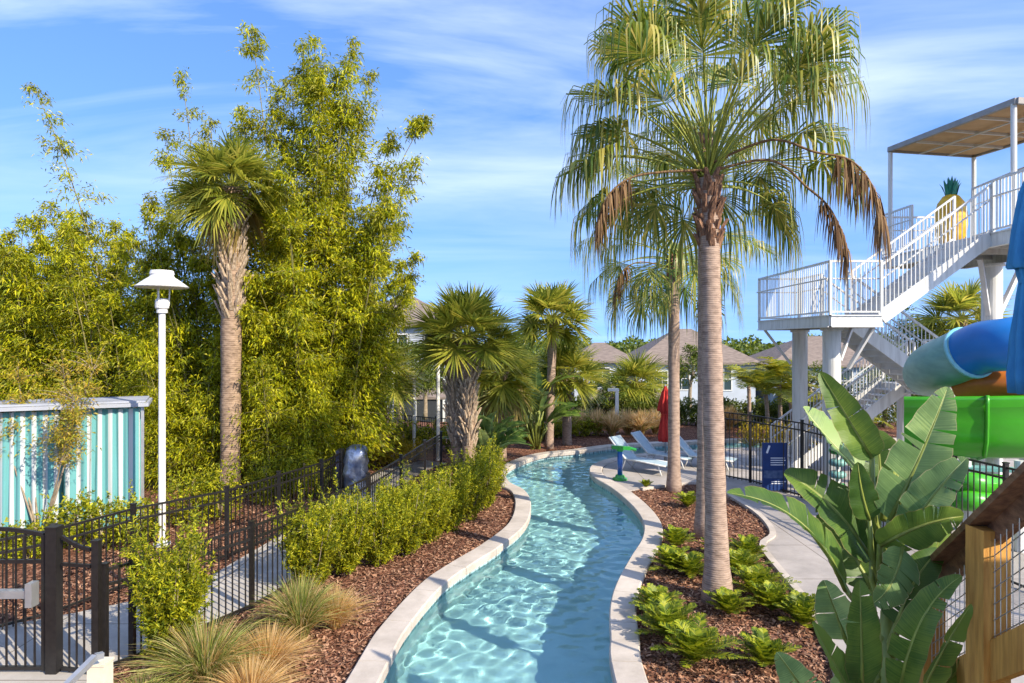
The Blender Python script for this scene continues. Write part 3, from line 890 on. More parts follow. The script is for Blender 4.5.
fence('metal_fence', 'tall black fence round the foot of the slide tower', fr_, 1.95, .13)

# gate with push bar
gt = thing('gate', 'black pool gate with a grey push bar at the lower left', 'gate', (-5.5, 8.2, 0))
for (x, nm) in ((-5.5, 'gate_post'),):
    m = MB(); m.box2((x - .065, 8.135, 0), (x + .065, 8.265, 1.76)); m.box2((x - .072, 8.128, 1.76), (x + .072, 8.272, 1.785)); m.build(nm, M['black'], gt)
m = MB(); m.box2((-4.975, 8.07, 0), (-4.895, 8.15, 1.62)); m.box2((-4.982, 8.063, 1.62), (-4.888, 8.157, 1.645)); m.build('gate_post', M['black'], gt)
m = MB(); y = 8.2
x0, x1 = -6.75, -5.62
def gtop(x): return 1.68 + .07 * math.sin(math.pi * (x - x0) / (x1 - x0))
xs = [x0 + (x1 - x0) * i / 10 for i in range(11)]
for a, b in zip(xs, xs[1:]): m.bar((a, y, gtop(a)), (b, y, gtop(b)), .04, .045)
for z in (.08, 1.36): m.bar((x0, y, z), (x1, y, z), .04, .045)
for i in range(11):
    xx = x0 + (x1 - x0) * i / 10; w = .045 if i in (0, 10) else .018
    m.box2((xx - w / 2, y - w / 2, .05), (xx + w / 2, y + w / 2, gtop(xx)))
m.build('gate_leaf', M['black'], gt)
m = MB(); m.box2((-6.7, 8.06, .96), (-5.72, 8.15, 1.05)); m.build('push_bar', M['grey_metal'], gt)
m = MB(); m.box2((-5.74, 8.04, .86), (-5.66, 8.17, 1.14)); m.build('latch', M['grey_metal'], gt)
m = MB()
a, b = Vector((-5.40, 8.19, 0)), Vector((-5.0, 8.12, 0))
for i in range(8):
    f0, f1 = i / 8, (i + 1) / 8
    h0, h1 = 1.66 - .13 * math.sin(f0 * 1.57), 1.66 - .13 * math.sin(f1 * 1.57)
    m.bar(a.lerp(b, f0) + Vector((0, 0, h0)), a.lerp(b, f1) + Vector((0, 0, h1)), .035, .04)
for z in (.08, 1.33): m.bar(a + Vector((0, 0, z)), b + Vector((0, 0, z)), .035, .04)
for i in range(1, 4):
    c = a.lerp(b, i / 4); m.box((c.x, c.y, .82), (.017, .017, 1.55))
m.build('side_panel', M['black'], gt)

# bridge newel with its handrail
t = thing('handrail', 'cream newel post with a grey metal handrail at the bottom edge', 'handrail', P(100, 700, 6.2).xy.to_3d())
c = P(100, 690, 6.2)
m = MB(); m.box2((c.x - .075, c.y - .075, 0), (c.x + .075, c.y + .075, 1.08)); m.box2((c.x - .082, c.y - .082, 1.08), (c.x + .082, c.y + .082, 1.10)); m.build('newel', M['cream'], t)
m = MB(); a, b = P(95, 657, 6.05), P(52, 700, 5.6); m.bar(a, b, .05, .05); m.bar(a + Vector((.0, 0, .0)), P(103, 655, 6.1), .05, .05); m.build('rail', M['grey_metal'], t)

# ------------------------------------------------------------------ lamp post and slim posts
lx, ly = -6.87, 13.4
t = thing('lamp_post', 'tall white lamp post with a wide flat hat shade', 'lamp post', (lx, ly, 0))
m = MB(); m.lathe((lx, ly, 0), [(.16, 0), (.16, .05), (.085, .08), (.068, .12), (.062, 4.55), (.10, 4.56), (.10, 4.62), (.085, 4.64)], 16); m.build('pole', M['lamp_white'], t, smooth=False)
m = MB(); m.lathe((lx, ly, 4.64), [(.11, 0), (.125, .02), (.125, .16), (.10, .20)], 16); m.build('lamp_head', M['lamp_white'], t)
for k in range(3):
    a = k * 2.094 + .55
    m = MB(); m.tube([(lx + .12 * math.cos(a), ly + .12 * math.sin(a), 4.70), (lx + .14 * math.cos(a), ly + .14 * math.sin(a), 5.14)], .014, 6); m.build('stay', M['lamp_white'], t)
m = MB(); m.lathe((lx, ly, 5.06), [(.475, 0), (.485, .015), (.32, .14), (.23, .20), (.21, .235), (.225, .26), (.205, .33), (.0, .335)], 28); m.lathe((lx, ly, 5.055), [(.47, 0), (.30, .10), (.0, .12)], 28, caps=False); m.build('shade', M['lamp_white'], t, smooth=False)

for (px, Y, h, lab) in ((438, 23, 4.0, 'slim white pole rising beside the double trunked sabal palm'), (414, 25, 2.6, 'slim white post left of the double trunked palm'), (392, 27, 2.7, 'slim white post close to the leftmost small sabal palm')):
    b = P(px, 400, Y); b.z = 0
    t = thing('slim_post', lab, 'post', b, 'slim white posts by the far fence')
    m = MB(); m.lathe(b, [(.09, 0), (.09, .04), (.065, .06), (.06, h), (.0, h + .03)], 10); m.build('pole', M['lamp_white'], t)
    m = MB(); m.lathe(b + Vector((0, 0, h + .03)), [(.10, 0), (.11, .03), (.0, .10)], 10); m.build('cap', M['lamp_white'], t)
b = P(617, 400, 30); b.z = 0
t = thing('bollard_light', 'short white path light with a side arm before the houses', 'light')
t.location = b
m = MB(); m.box2((b.x - .07, b.y - .07, 0), (b.x + .07, b.y + .07, 1.82)); m.build('pole', M['lamp_white'], t)
m = MB(); m.box2((b.x - .40, b.y - .08, 1.82), (b.x + .08, b.y + .08, 1.93)); m.build('arm', M['lamp_white'], t)

# ------------------------------------------------------------------ cabana
cb0 = Vector((-7.72, 14.5, 0))
t = thing('cabana', 'cabana with white and teal striped curtains under a flat grey roof', 'cabana', cb0)
X, Y_ = cb0.x, cb0.y
m = MB(); m.box2((X - 5.2, Y_ + .06, 2.515), (X - .06, Y_ + 1.5, 2.55)); m.build('roof', M['cab_roof'], t)
m = MB(); m.box2((X - 5.25, Y_ - .02, 2.44), (X, Y_ + .055, 2.51)); m.box2((X - .055, Y_ + .06, 2.44), (X, Y_ + 1.5, 2.51)); m.build('fascia', M['cab_roof'], t)
for (x, y) in ((-.12, .14), (-5, .14), (-.2, 1.35), (-5, 1.35)):
    m = MB(); m.box2((X + x - .03, Y_ + y - .03, 0), (X + x + .03, Y_ + y + .03, 2.5)); m.build('post', M['grey_metal'], t)


def curtain(a, b, seed):
    g = random.Random(seed); a, b = Vector(a), Vector(b); L = (b - a).length; n = int(L / .0185); d = (b - a).normalized(); s = Vector((-d.y, d.x, 0))
    m = MB(); vs = []
    for j in range(9):
        z = .06 + (2.40 - .06) * j / 8
        for i in range(n + 1):
            u = i / n * L
            am = .07 + .035 * (1 - z / 2.5); ph = u / .19 + .28 * math.sin(u * 5.3 + seed) + .2 * math.sin(u * 13 + seed * 2) + (2.4 - z) * .12 * math.sin(u * 9 + seed)
            p = a + d * u - s * (am * abs(math.sin(math.pi * ph)) ** .6 - .05) + s * (.025 * math.sin(u * 4))
            vs.append((p.x, p.y, z))
    fs = [(j * (n + 1) + i, j * (n + 1) + i + 1, (j + 1) * (n + 1) + i + 1, (j + 1) * (n + 1) + i) for j in range(8) for i in range(n)]
    m.add(vs, fs); return m.build('curtain', M['curtain'], t, smooth=True)


curtain((X - 4.9, Y_ + .18, 0), (X - 3.2, Y_ + .18, 0), 1); curtain((X - 3.1, Y_ + .18, 0), (X - 1.62, Y_ + .18, 0), 2); curtain((X - 1.55, Y_ + .18, 0), (X - .17, Y_ + .18, 0), 3)
curtain((X - 4.9, Y_ + 1.3, 0), (X - .17, Y_ + 1.3, 0), 5)
t.rotation_euler = (0, 0, R(25)); t.scale = (1, 1, 1.075)

# ------------------------------------------------------------------ wrapped stand by the path
c = G(356, 492); c.z = .03
t = thing('wrapped_stand', 'upright stand wrapped in crumpled silver sheeting by the path', 'stand', c)
m = MB()
g_ = random.Random(3)
prof_ = [(.31, .0), (.35, .08), (.36, .22), (.33, .36), (.36, .5), (.34, .64), (.35, .78), (.31, .92), (.32, 1.04), (.27, 1.14), (.15, 1.2), (.03, 1.22)]
vs = []
for (r, z) in prof_:
    for k in range(22):
        a = 2 * math.pi * k / 22; sq = 1 / max(abs(math.cos(a)), abs(math.sin(a))) ** .7
        rr = r * .86 * sq * g_.uniform(.86, 1.12); vs.append((c.x + rr * math.cos(a), c.y + rr * math.sin(a), c.z + z + g_.uniform(-.03, .03)))
m.add(vs, [(i * 22 + k, i * 22 + (k + 1) % 22, (i + 1) * 22 + (k + 1) % 22, (i + 1) * 22 + k) for i in range(len(prof_) - 1) for k in range(22)])
m.build('sheeting', M['tarp'], t, smooth=True)
m = MB(); m.box2((c.x - .50, c.y - .2, .03), (c.x - .36, c.y + .25, 1.12)); m.build('frame', M['strap_dark'], t)

# ------------------------------------------------------------------ tower of stairs
TW = thing('slide_tower', 'white slide tower of stairs, landings and round columns', 'tower', (10.5, 19, 0))


def column(x, y, r, z0, z1):
    m = MB(); m.lathe((x, y, z0), [(r * 1.35, 0), (r * 1.35, .06), (r, .07), (r, z1 - z0 - .08), (r * 1.25, z1 - z0 - .07), (r * 1.25, z1 - z0)], 24); return m.build('column', M['white'], TW, smooth=False)


for (x, y, r, z) in ((8.43, 18.0, .225, 4.36), (8.94, 21.2, .225, 4.36), (14.27, 20.3, .27, 6.3), (12.6, 16.6, .22, 6.3), (12.4, 21.6, .2, 2.5), (15.5, 22, .25, 7.2)):
    column(x, y, r, 0, z)


def guard(p, q, h=1.34, nm='railing', step=.12, ends=True, low=.08, hand=True):
    p, q = Vector(p), Vector(q); m = MB(); L = (q - p).length; d = q - p
    ang = math.atan2(d.y, d.x)
    jz = rnd.uniform(0, .006); jw = rnd.uniform(0, .006); h += jz; low += jz
    up = lambda z: Vector((0, 0, z))
    m.bar(p + up(h), q + up(h), .05 + jw, .05 + jw); m.bar(p + up(low), q + up(low), .04 + jw, .04 + jw)
    n = max(2, int(L / step))
    for k in range(1, n):
        c = p.lerp(q, k / n); m.box((c.x, c.y, c.z + (h + low) / 2), (.018, .018, h - low), rz=ang)
    if ends:
        for c in (p, q): m.box((c.x, c.y, c.z + h / 2 + .01 + jw), (.06 + jw * 1.5, .06 + jw * 1.5, h + .02), rz=ang + jw)
    if hand:
        s = Vector((-d.y, d.x, 0)).normalized() * .07
        m.tube([p + up(h * .68) + s, q + up(h * .68) + s], .021, 6)
    return m.build(nm, M['white'], TW)


def landing(x0, x1, y0, y1, z, th=.3):
    m = MB(); m.box2((x0 + .03, y0 + .03, z - .05), (x1 - .03, y1 - .03, z)); m.build('landing_deck', M['grating'], TW)
    m = MB()
    for (a, b) in (((x0, y0), (x1, y0)), ((x1, y0), (x1, y1)), ((x1, y1), (x0, y1)), ((x0, y1), (x0, y0))):
        m.bar((a[0], a[1], z - th / 2 - .003), (b[0], b[1], z - th / 2 - .003), .07, th)
        m.bar((a[0], a[1], z - .012), (b[0], b[1], z - .012), .13, .03); m.bar((a[0], a[1], z - th + .01), (b[0], b[1], z - th + .01), .13, .03)
    for k in range(1, 5):
        yy = y0 + (y1 - y0) * k / 5; m.bar((x0, yy, z - .14), (x1, yy, z - .14), .06, .16)
    m.build('landing_frame', M['white'], TW)


def flight(xa, za, xb, zb, y0, y1, side='both'):
    n = max(3, round(abs(zb - za) / .178))
    m = MB()
    for k in range(n):
        f = (k + .5) / n; x = xa + (xb - xa) * f; z = za + (zb - za) * (k + 1) / n if zb > za else za + (zb - za) * (k + 1) / n
        w = abs(xb - xa) / n
        m.box((x, (y0 + y1) / 2, z - .02), (w + .04, y1 - y0 - .08, .04))
        m.box((x - (w / 2) * (1 if zb > za else -1), (y0 + y1) / 2, z - .10), (.02, y1 - y0 - .08, .15))
    m.build('treads', M['steel_shade'], TW)
    for y in (y0, y1):
        m = MB(); m.bar((xa, y, za - .08), (xb, y, zb - .08), .05, .30); m.build('stringer', M['white'], TW)
        guard((xa, y, za + .05), (xb, y, zb + .05), 1.2, 'stair_railing', .13)


LX0, LX1, LY0, LY1, LZ = 7.93, 9.2, 17.0, 21.9, 4.66
landing(LX0, LX1, LY0, LY1, LZ)
guard((LX0, LY0, LZ), (LX1, LY0, LZ)); guard((LX0, LY0, LZ), (LX0, LY1, LZ)); guard((LX0, LY1, LZ), (LX1, LY1, LZ)); guard((LX1, 20.3, LZ), (LX1, LY1, LZ))
m = MB()   # knee braces under the landing
m.bar((8.85, 17.95, 3.3), (9.15, 17.3, 4.36), .09, .09); m.bar((8.70, 18.1, 3.5), (9.15, 18.4, 4.36), .08, .08); m.bar((8.7, 21.3, 3.3), (8.0, 21.6, 4.36), .08, .08); m.build('brace', M['steel_shade'], TW)
flight(9.2, 4.66, 11.95, 6.66, 17.0, 18.45)          # up to the top
flight(9.2, 4.66, 11.9, 2.7, 18.75, 20.2)            # down behind
landing(11.9, 13.3, 18.6, 22.0, 2.7, .25); guard((13.3, 18.6, 2.7), (13.3, 22, 2.7))
flight(11.9, 2.7, 8.3, .05, 20.6, 21.9)
# upper deck
landing(11.95, 14.6, 15.6, 22.0, 6.7, .35)
guard((11.95, 20.4, 6.7), (11.95, 22.0, 6.7), 1.36); guard((11.95, 15.6, 6.7), (11.95, 16.95, 6.7), 1.3)
guard((11.95, 22, 6.7), (14.6, 22, 6.7), 1.3)
a, b = P(973, 239, 22), P(1030, 221.5, 19.7)
up = Vector((0, 0, 1))
m = MB(); m.bar(a - up * .16, b - up * .16, .1, .30); m.bar(a + Vector((1.2, 0, -.03)), b + Vector((1.2, 0, -.03)), 2.3, .06); m.build('upper_step', M['steel_shade'], TW)
guard(a, b, 1.62, 'railing', .13)
for (p, q) in (((13.3, 19.4, 6.35), (14.1, 20.2, 4.75)), ((15.4, 20.6, 6.35), (14.45, 20.3, 4.75))):
    m = MB(); m.bar(p, q, .12, .12); m.build('brace', M['steel_shade'], TW)
# canopy
A, B, C_ = P(1017, 101, 16.45), P(889, 150, 21.6), P(974, 155.5, 22.1)
D = A + (C_ - B)
A = A; nrm = (B - A).cross(C_ - B).normalized(); nrm = nrm if nrm.z > 0 else -nrm
m = MB(); th = nrm * .03
vs = [A, B, C_, D] + [p + th for p in (A, B, C_, D)]
m.add(vs, [(0, 1, 2, 3), (7, 6, 5, 4), (0, 4, 5, 1), (1, 5, 6, 2), (2, 6, 7, 3), (3, 7, 4, 0)]); cn = m.build('canopy', M['canopy_cloth'], TW)
m = MB(); up0 = nrm * .01
for (p, q) in ((A, B), (B, C_), (C_, D), (D, A)): m.bar(p + up0, q + up0, .10, .15, up=nrm)
m.build('canopy_edge', M['canopy_edge'], cn)
m = MB()
for k in range(1, 4):
    m.bar(A.lerp(B, k / 4).lerp(D.lerp(C_, k / 4), .02) - nrm * .037, A.lerp(B, k / 4).lerp(D.lerp(C_, k / 4), .98) - nrm * .037, .07, .07, up=nrm)
for k in range(1, 3):
    m.bar(A.lerp(D, k / 3).lerp(B.lerp(C_, k / 3), .02) - nrm * .09, A.lerp(D, k / 3).lerp(B.lerp(C_, k / 3), .98) - nrm * .09, .05, .03, up=nrm)
m.build('canopy_beam', M['steel_shade'], cn)
for (p, z) in ((P(1014, 103, 16.55), 6.7), (P(890.5, 152, 21.55), 6.7), (P(974, 157, 22.0), 6.7), (D + (B - D) * .02, 6.7)):
    m = MB(); m.tube([(p.x, p.y, z), (p.x, p.y, p.z - .02)], .065, 10); m.build('canopy_post', M['white'], TW)

# pineapple figure on the upper deck
c = P(951, 246, 19.3); c.z = 6.72
t = thing('pineapple_sculpture', 'big yellow pineapple with a green crown on the tower deck', 'sculpture', c)
m = MB()
hh = 1.45
prof = [(.02, 0), (.26, .06), (.36, .25), (.41, .55), (.40, .9), (.33, 1.2), (.2, 1.38), (.05, 1.45)]
m.lathe(c, prof, 40, mod=lambda a, z: 1 + .035 * math.sin(8 * a + z * 9) * math.sin(8 * a - z * 9)); m.build('fruit', M['pineapple'], t, smooth=True)
m = MB()
for k in range(16):
    a = k * 2.4; r0 = .16 - .008 * k; d = Vector((math.cos(a), math.sin(a), 0)); s = Vector((-d.y, d.x, 0))
    p0 = c + d * r0 * .8 + up * 1.38; p1 = c + d * (r0 * 1.3) + up * (1.66 + .006 * k); p2 = c + d * (r0 * 1.9) + up * (1.78 + .012 * k)
    m.add([p0 - s * .07, p0 + s * .07, p1 + s * .06, p2, p1 - s * .06, p1 + d * .03], [(0, 1, 2, 5), (0, 5, 4), (5, 2, 3), (4, 5, 3)])
m.build('leafy_top', M['pineapple_leaf'], t)

# ------------------------------------------------------------------ slides
t = thing('water_slide', 'closed tube slide in dull teal and bright blue', 'water slide', (10, 14, 0))


def tube_part(nm, pts, rs, mt, closed=True):
    m = MB(); m.tube(pts, rs, 28, caps=True); return m.build(nm, M[mt], t, smooth=True)


pts = catmull([P(1045, 338, 13.2), P(1010, 344, 13.4), P(985, 347, 13.8), P(965, 355, 14.2)], 6); tube_part('tube', pts, [.52] * len(pts), 'blue_slide')
pts = catmull([P(969, 352, 14.1), P(948, 361, 14.6), P(933, 368, 15.4), P(928, 374, 16.4)], 6); tube_part('tube', pts, [.53] * len(pts), 'teal_slide')
pts = [P(971, 352, 14.05), P(968.5, 353.2, 14.11)]; tube_part('flange', pts, [.565, .565], 'aqua_flange')
pts = [P(1032, 340, 13.25), P(1028, 341, 13.28)]; tube_part('flange', pts, [.57, .57], 'blue_slide')
m = MB(); m.lathe((10.7, 15.2, 0), [(.13, 0), (.13, 3.0)], 14); m.build('support', M['white'], t)

t = thing('water_slide', 'wide green open slide curving below the tube slide', 'water slide', (10, 13, 0))
# outer wall of a big curved chute: an arc seen from outside, with a floor and an inner wall
m = MB()
cx, cy, r = 11.6, 18.6, 5.6
ang = [R(232 + 48 * i / 30) for i in range(31)]
vs = []
prof = [(0, 3.08), (.04, 3.10), (.05, 3.02), (-.02, 2.6), (-.07, 2.25), (-.22, 1.98), (-.7, 1.84), (-1.3, 1.9), (-1.6, 2.3), (-1.66, 2.7), (-1.72, 2.7), (-1.66, 2.2), (-1.35, 1.8), (-.8, 1.74), (-.16, 1.88), (.01, 2.2), (.06, 2.6)]
prof = [(a, b) for a, b in prof]
for i, a in enumerate(ang):
    dz = -.24 + .22 * (i / 30)
    for (dr, z) in prof: vs.append((cx + (r + dr) * math.cos(a), cy + (r + dr) * math.sin(a), z + dz))
np_ = len(prof)
m.add(vs, [(i * np_ + k, i * np_ + (k + 1) % np_, (i + 1) * np_ + (k + 1) % np_, (i + 1) * np_ + k) for i in range(30) for k in range(np_)])
m.build('chute', M['green_slide'], t, smooth=True)
for i in (9, 20):
    m = MB()
    a = ang[i]; pts = [(cx + (r + d_ + .03) * math.cos(a), cy + (r + d_ + .03) * math.sin(a), z - .24 + .22 * i / 30) for d_, z in ((.05, 3.12), (.06, 2.95), (.05, 2.6), (.0, 2.2), (-.17, 1.88), (-.8, 1.74))]
    m.tube(pts, .04, 6); m.build('joint_rib', M['green_slide'], t, smooth=True)
for i in (9, 25):
    a = ang[i]; m = MB(); m.lathe((cx + (r - .8) * math.cos(a), cy + (r - .8) * math.sin(a), 0), [(.12, 0), (.12, 1.74)], 12); m.build('support', M['white'], t)

t = thing('water_slide', 'orange slide section between the green chute and the tube slide', 'water slide', (11, 14.5, 0))
m = MB(); pts = catmull([P(962, 386, 14.8), P(985, 383, 14.4), P(1030, 381, 14.0)], 6); m.tube(pts, [.36] * len(pts), 16); m.build('chute', M['orange_slide'], t, smooth=True)
m = MB(); a, b = P(960, 376, 14.7), P(1030, 370, 13.9); m.bar(a, b, .08, .10); m.build('rim', M['orange_slide'], t)
m = MB(); m.lathe((11.5, 14.6, 0), [(.1, 0), (.1, 2.8)], 12); m.build('support', M['white'], t)

t = thing('water_slide', 'low green double flume behind the tall black fence', 'water slide', (9.5, 13.2, 0))
for k, (py, Y) in enumerate(((482, 12.6), (500, 12.5))):
    m = MB(); pts = catmull([P(935, py - 4, Y + 2.2), P(962, py, Y), P(1000, py + 3, Y), P(1040, py + 8, Y - .4)], 6); m.tube(pts, [.19] * len(pts), 14); m.build('flume', M['green_slide'], t, smooth=True)
m = MB(); a, b = P(950, 467, 13), P(1015, 470, 12.6); m.bar(a, b, .3, .06); m.build('rim', M['teal_slide'], t)
for px in (966, 1020):
    p = P(px, 480, 12.9); m = MB(); m.lathe((p.x, p.y, 0), [(.09, 0), (.09, 1.75)], 12); m.build('support', M['white'], t)
t = thing('float_rack', 'stacked teal and green ring floats behind the black fence', 'float rack', (8.2, 17.6, 0))
for k, (nm, mt) in enumerate((('float', 'spray_green'), ('float', 'teal_slide'), ('float', 'teal_slide'), ('float', 'spray_green'))):
    m = MB(); z = 1.25 - k * .3
    m.tube([(8.2 +   .12 * math.cos(a), 17.2 + .12 * math.sin(a), z) for a in np.linspace(0, 6.283, 17)], .09, 10, caps=False); m.build(nm, M[mt], t, smooth=True)
m = MB(); m.lathe((8.2, 17.2, 0), [(.05, 0), (.05, 1.7)], 8); m.build('pole', M['white'], t)

# ------------------------------------------------------------------ sign, parasols, chaises, spray post
c = P(775, 470, 18.0); b0 = Vector((c.x, 18.0, .035))
t = thing('sign_board', 'dark blue notice board standing by the black fence', 'sign', b0)
m = MB(); m.box2((c.x - .33, 17.98, .08), (c.x + .33, 18.03, 1.33)); m.build('panel', M['sign_blue'], t)
m = MB()
for (x0, x1, z, hh) in ((-.12, .25, .92, .022), (-.12, .27, .86, .022), (-.12, .22, .80, .022), (-.12, .25, .74, .022), (-.10, .28, .30, .02), (-.10, .22, .25, .02)):
    m.box2((c.x + x0, 17.972, z), (c.x + x1, 17.979, z + hh))
m.build('lettering', M['sign_white'], t)
m = MB(); m.bar((c.x - .22, 17.976, 1.06), (c.x - .15, 17.976, 1.26), .006, .05, up=(1, 0, 0)); m.build('emblem', M['sign_white'], t)
m = MB(); m.box2((c.x - .30, 17.972, .40), (c.x + .30, 17.979, .60)); m.build('picture_band', mat('sign_band', (.10, .14, .24), .5, (.03, .06, .15), 9), t)
for s in (-.27, .27):
    m = MB(); m.box2((c.x + s - .03, 18.03, .035), (c.x + s + .03, 18.09, 1.2)); m.box2((c.x + s - .04, 17.85, .035), (c.x + s + .04, 18.25, .06)); m.build('leg', M['black'], t)


def parasol(label, c, zt, zb, r, mt, dark=None):
    t = thing('closed_parasol', label, 'parasol', (c[0], c[1], 0.035))
    m = MB(); m.tube([(c[0], c[1], 0.035), (c[0], c[1], zt + .05)], .028, 10); m.build('pole', M['grey_metal'], t, smooth=True)
    L = zt - zb
    f = lambda a, z: 1 + .27 * math.sin(8 * a + 1.3 * math.sin(z * 2)) + .07 * math.sin(13 * a + z * 3)
    m = MB(); m.lathe((c[0], c[1], zb), [(r * .85, 0), (r * .92, L * .08), (r * .8, L * .25), (r * .58, L * .43), (r * .50, L * .49), (r * .60, L * .53), (r * .66, L * .57)], 64, mod=f); m.build('canopy', M[mt], t, smooth=True)
    m = MB(); m.lathe((c[0], c[1], zb), [(r * .9, L * .55), (r * .98, L * .56), (r * .78, L * .72), (r * .5, L * .88), (r * .16, L * .98), (.03, L)], 64, mod=f, caps=False); m.build('upper_tier', M[mt], t, smooth=True)
    m = MB(); m.lathe((c[0], c[1], zb), [(r * .62, L * .485), (r * .62, L * .51)], 32, caps=False); m.build('strap', M[mt], t)
    m = MB(); m.lathe((c[0], c[1], .035), [(.3, 0), (.3, .06), (.05, .09), (.05, .3)], 20); m.build('base', M['grey_metal'], t)
    return t


p = P(1033, 180, 6.0); parasol('tall closed blue parasol at the right edge of the view', (p.x, 6.0), 5.55, 3.54, .16, 'blue_cloth')
p = P(665.5, 400, 22.2); parasol('small closed red parasol behind the lounge chairs', (p.x, 22.2), 2.55, .75, .22, 'red_cloth')


def chaise(label, px, Y, dx, dy):
    c = P(px, 470, Y); a = math.atan2(dy, dx); b = Vector((c.x, Y, .035))
    t = thing('lounge_chair', label, 'lounge chair', b, 'white lounge chairs on the pool deck')
    d = Vector((math.cos(a), math.sin(a), 0)); s = Vector((-d.y, d.x, 0))
    def q(u, v, z): return b + d * u + s * v + up * z
    m = MB()
    for v in (-.31, .31):
        m.tube([q(1.0, v, .30), q(.25, v, .34), q(-.35, v, .36)], .024, 6); m.tube([q(-.35, v, .36), q(-.95, v, .98)], .024, 6)
    m.build('frame', M['white'], t, smooth=True)
    m = MB(); k = 10
    prof = [(1.0, .31), (.6, .335), (.2, .34), (-.3, .355), (-.5, .50), (-.95, .985)]
    vs = []
    for (u, z) in prof: vs += [q(u, -.29, z), q(u, .29, z)]
    n = len(prof); vs2 = [v - up * .02 for v in vs]
    m.add(vs + vs2, [(2 * i, 2 * i + 1, 2 * i + 3, 2 * i + 2) for i in range(n - 1)] + [(2 * n + 2 * i, 2 * n + 2 * i + 2, 2 * n + 2 * i + 3, 2 * n + 2 * i + 1) for i in range(n - 1)])
    m.build('sling', M['sling'], t)
    for (u, v, lean) in ((.75, -.31, .12), (.75, .31, .12), (-.35, -.31, -.15), (-.35, .31, -.15)):
        m = MB(); m.tube([q(u, v, .33), q(u + lean * .5, v, .16), q(u + lean, v, 0)], .022, 6); m.build('leg', M['white'], t, smooth=True)
    return t


chaise('white lounge chair nearest the green and blue spray post', 641, 20.9, .75, -.65)
chaise('white lounge chair between the red parasol and the spray post', 662, 22.0, .8, -.6)
chaise('white lounge chair partly hidden behind the twin palm trunks', 703, 21.6, .85, -.5)

c = G(620, 481); c.z = .035
t = thing('spray_post', 'blue spray post with green top and green base at the pool edge', 'spray toy', c)
m = MB(); m.lathe(c, [(.075, .10), (.075, .86)], 12); m.build('pole', M['spray_blue'], t, smooth=True)
m = MB(); m.lathe(c, [(.21, 0), (.21, .05), (.15, .07), (.12, .14), (.08, .15)], 18); m.build('base', M['spray_green'], t)
m = MB(); m.bar(c + Vector((-.24, 0, .94)), c + Vector((.30, 0, .90)), .14, .10); m.tube([c + Vector((.28, 0, .90)), c + Vector((.46, -.06, .86))], .045, 8); m.tube([c + up * .82, c + up * .96], .10, 10); m.build('nozzle', M['spray_green'], t)

# ------------------------------------------------------------------ timber stair at the right
t = thing('timber_stair', 'timber stair rail with square post and wire mesh', 'stair', (2.95, 4.3, 0))
a, b = Vector((2.72, 3.2, 3.62)), Vector((3.33, 5.55, 2.05))
dr = (b - a).normalized(); sd = dr.cross(up).normalized()
m = MB(); m.bar(a, b, .19, .045); m.build('handrail', M['wood_brown'], t)
m = MB(); m.bar(a - up * .10 + sd * .03, b - up * .10 + sd * .03, .045, .13); m.build('under_rail', M['wood_brown'], t)
def on(yv):
    f = (yv - a.y) / (b.y - a.y); return a.lerp(b, f)
for yv in (4.32, 5.4):
    p = on(yv); m = MB(); m.box2((p.x - .085, yv - .085, p.z - 2.4 if p.z > 2.5 else -.02), (p.x + .085, yv + .085, p.z - .05)); m.build('post', M['wood'], t)
m = MB(); m.bar(a - up * .92, b - up * .92, .05, .22); m.build('lower_board', M['wood'], t)
m = MB()
for k in range(1, 8): m.tube([a - up * (.16 + .1 * k) + sd * .0, b - up * (.16 + .1 * k)], .0035, 4)
n = 30
for k in range(n):
    p = a.lerp(b, k / n); m.tube([p - up * .16, p - up * .9], .0035, 4)
m.build('wire_mesh', M['wire'], t)
for k in range(14):
    f = k / 9; p = a.lerp(b, f) + Vector((.75, 0, 0)); m = MB(); m.box((p.x, p.y, max(.1, p.z - 1.25)), (1.3, .29, .04)); m.build('tread', M['wood'], t)
for off in (.12, 1.38):
    m = MB(); m.bar(a + Vector((off, 0, -1.4)), a.lerp(b, 1.38) + Vector((off, 0, -1.4)), .05, .26); m.build('stringer', M['wood'], t)

# boarded stair side, landing and roof, added unseen to shade the big leaves
ro = Vector((1.5, 0, 0))
m = MB(); m.bar(a + ro, b + ro, .14, .045); m.build('handrail', M['wood_brown'], t)
for yv in (3.25, 4.32, 5.4):
    p = on(yv) + ro; m = MB(); m.box2((p.x - .06, yv - .06, 0), (p.x + .06, yv + .06, p.z - .03)); m.build('post', M['wood'], t)
m = MB()
for k in range(8): m.bar(a + ro - up * (.14 + .15 * k), b + ro - up * (.14 + .15 * k), .03, .138)
m.build('added_boards', M['wood'], t)
m = MB(); m.box2((2.6, .9, 2.36), (6.2, 3.16, 2.42)); m.build('landing_deck', M['wood'], t)  # added landing out of view, its tall boards block the low sun
for (x, y) in ((2.75, 1.0), (6.1, 1.0), (6.1, 3.05)):
    m = MB(); m.box2((x - .08, y - .08, 0), (x + .08, y + .08, 4.2)); m.build('post', M['wood'], t)
m = MB()
for k in range(12): m.box2((4.45, 3.05, 2.46 + .14 * k), (6.05, 3.08, 2.59 + .14 * k)); m.box2((6.13, 1.0, 2.46 + .14 * k), (6.16, 3.1, 2.59 + .14 * k))
m.build('added_boards', M['wood'], t)
m = MB(); m.box2((4.35, 2.99, 4.2), (6.2, 3.13, 4.24)); m.box2((6.06, .9, 4.2), (6.2, 2.985, 4.24)); m.build('handrail', M['wood_brown'], t)
m = MB(); m.box2((3.95, .1, 4.62), (6.5, 2.2, 4.70)); m.build('added_shade_roof', M['wood_brown'], t)  # unseen roof put up only to shade the plant's lower leaves
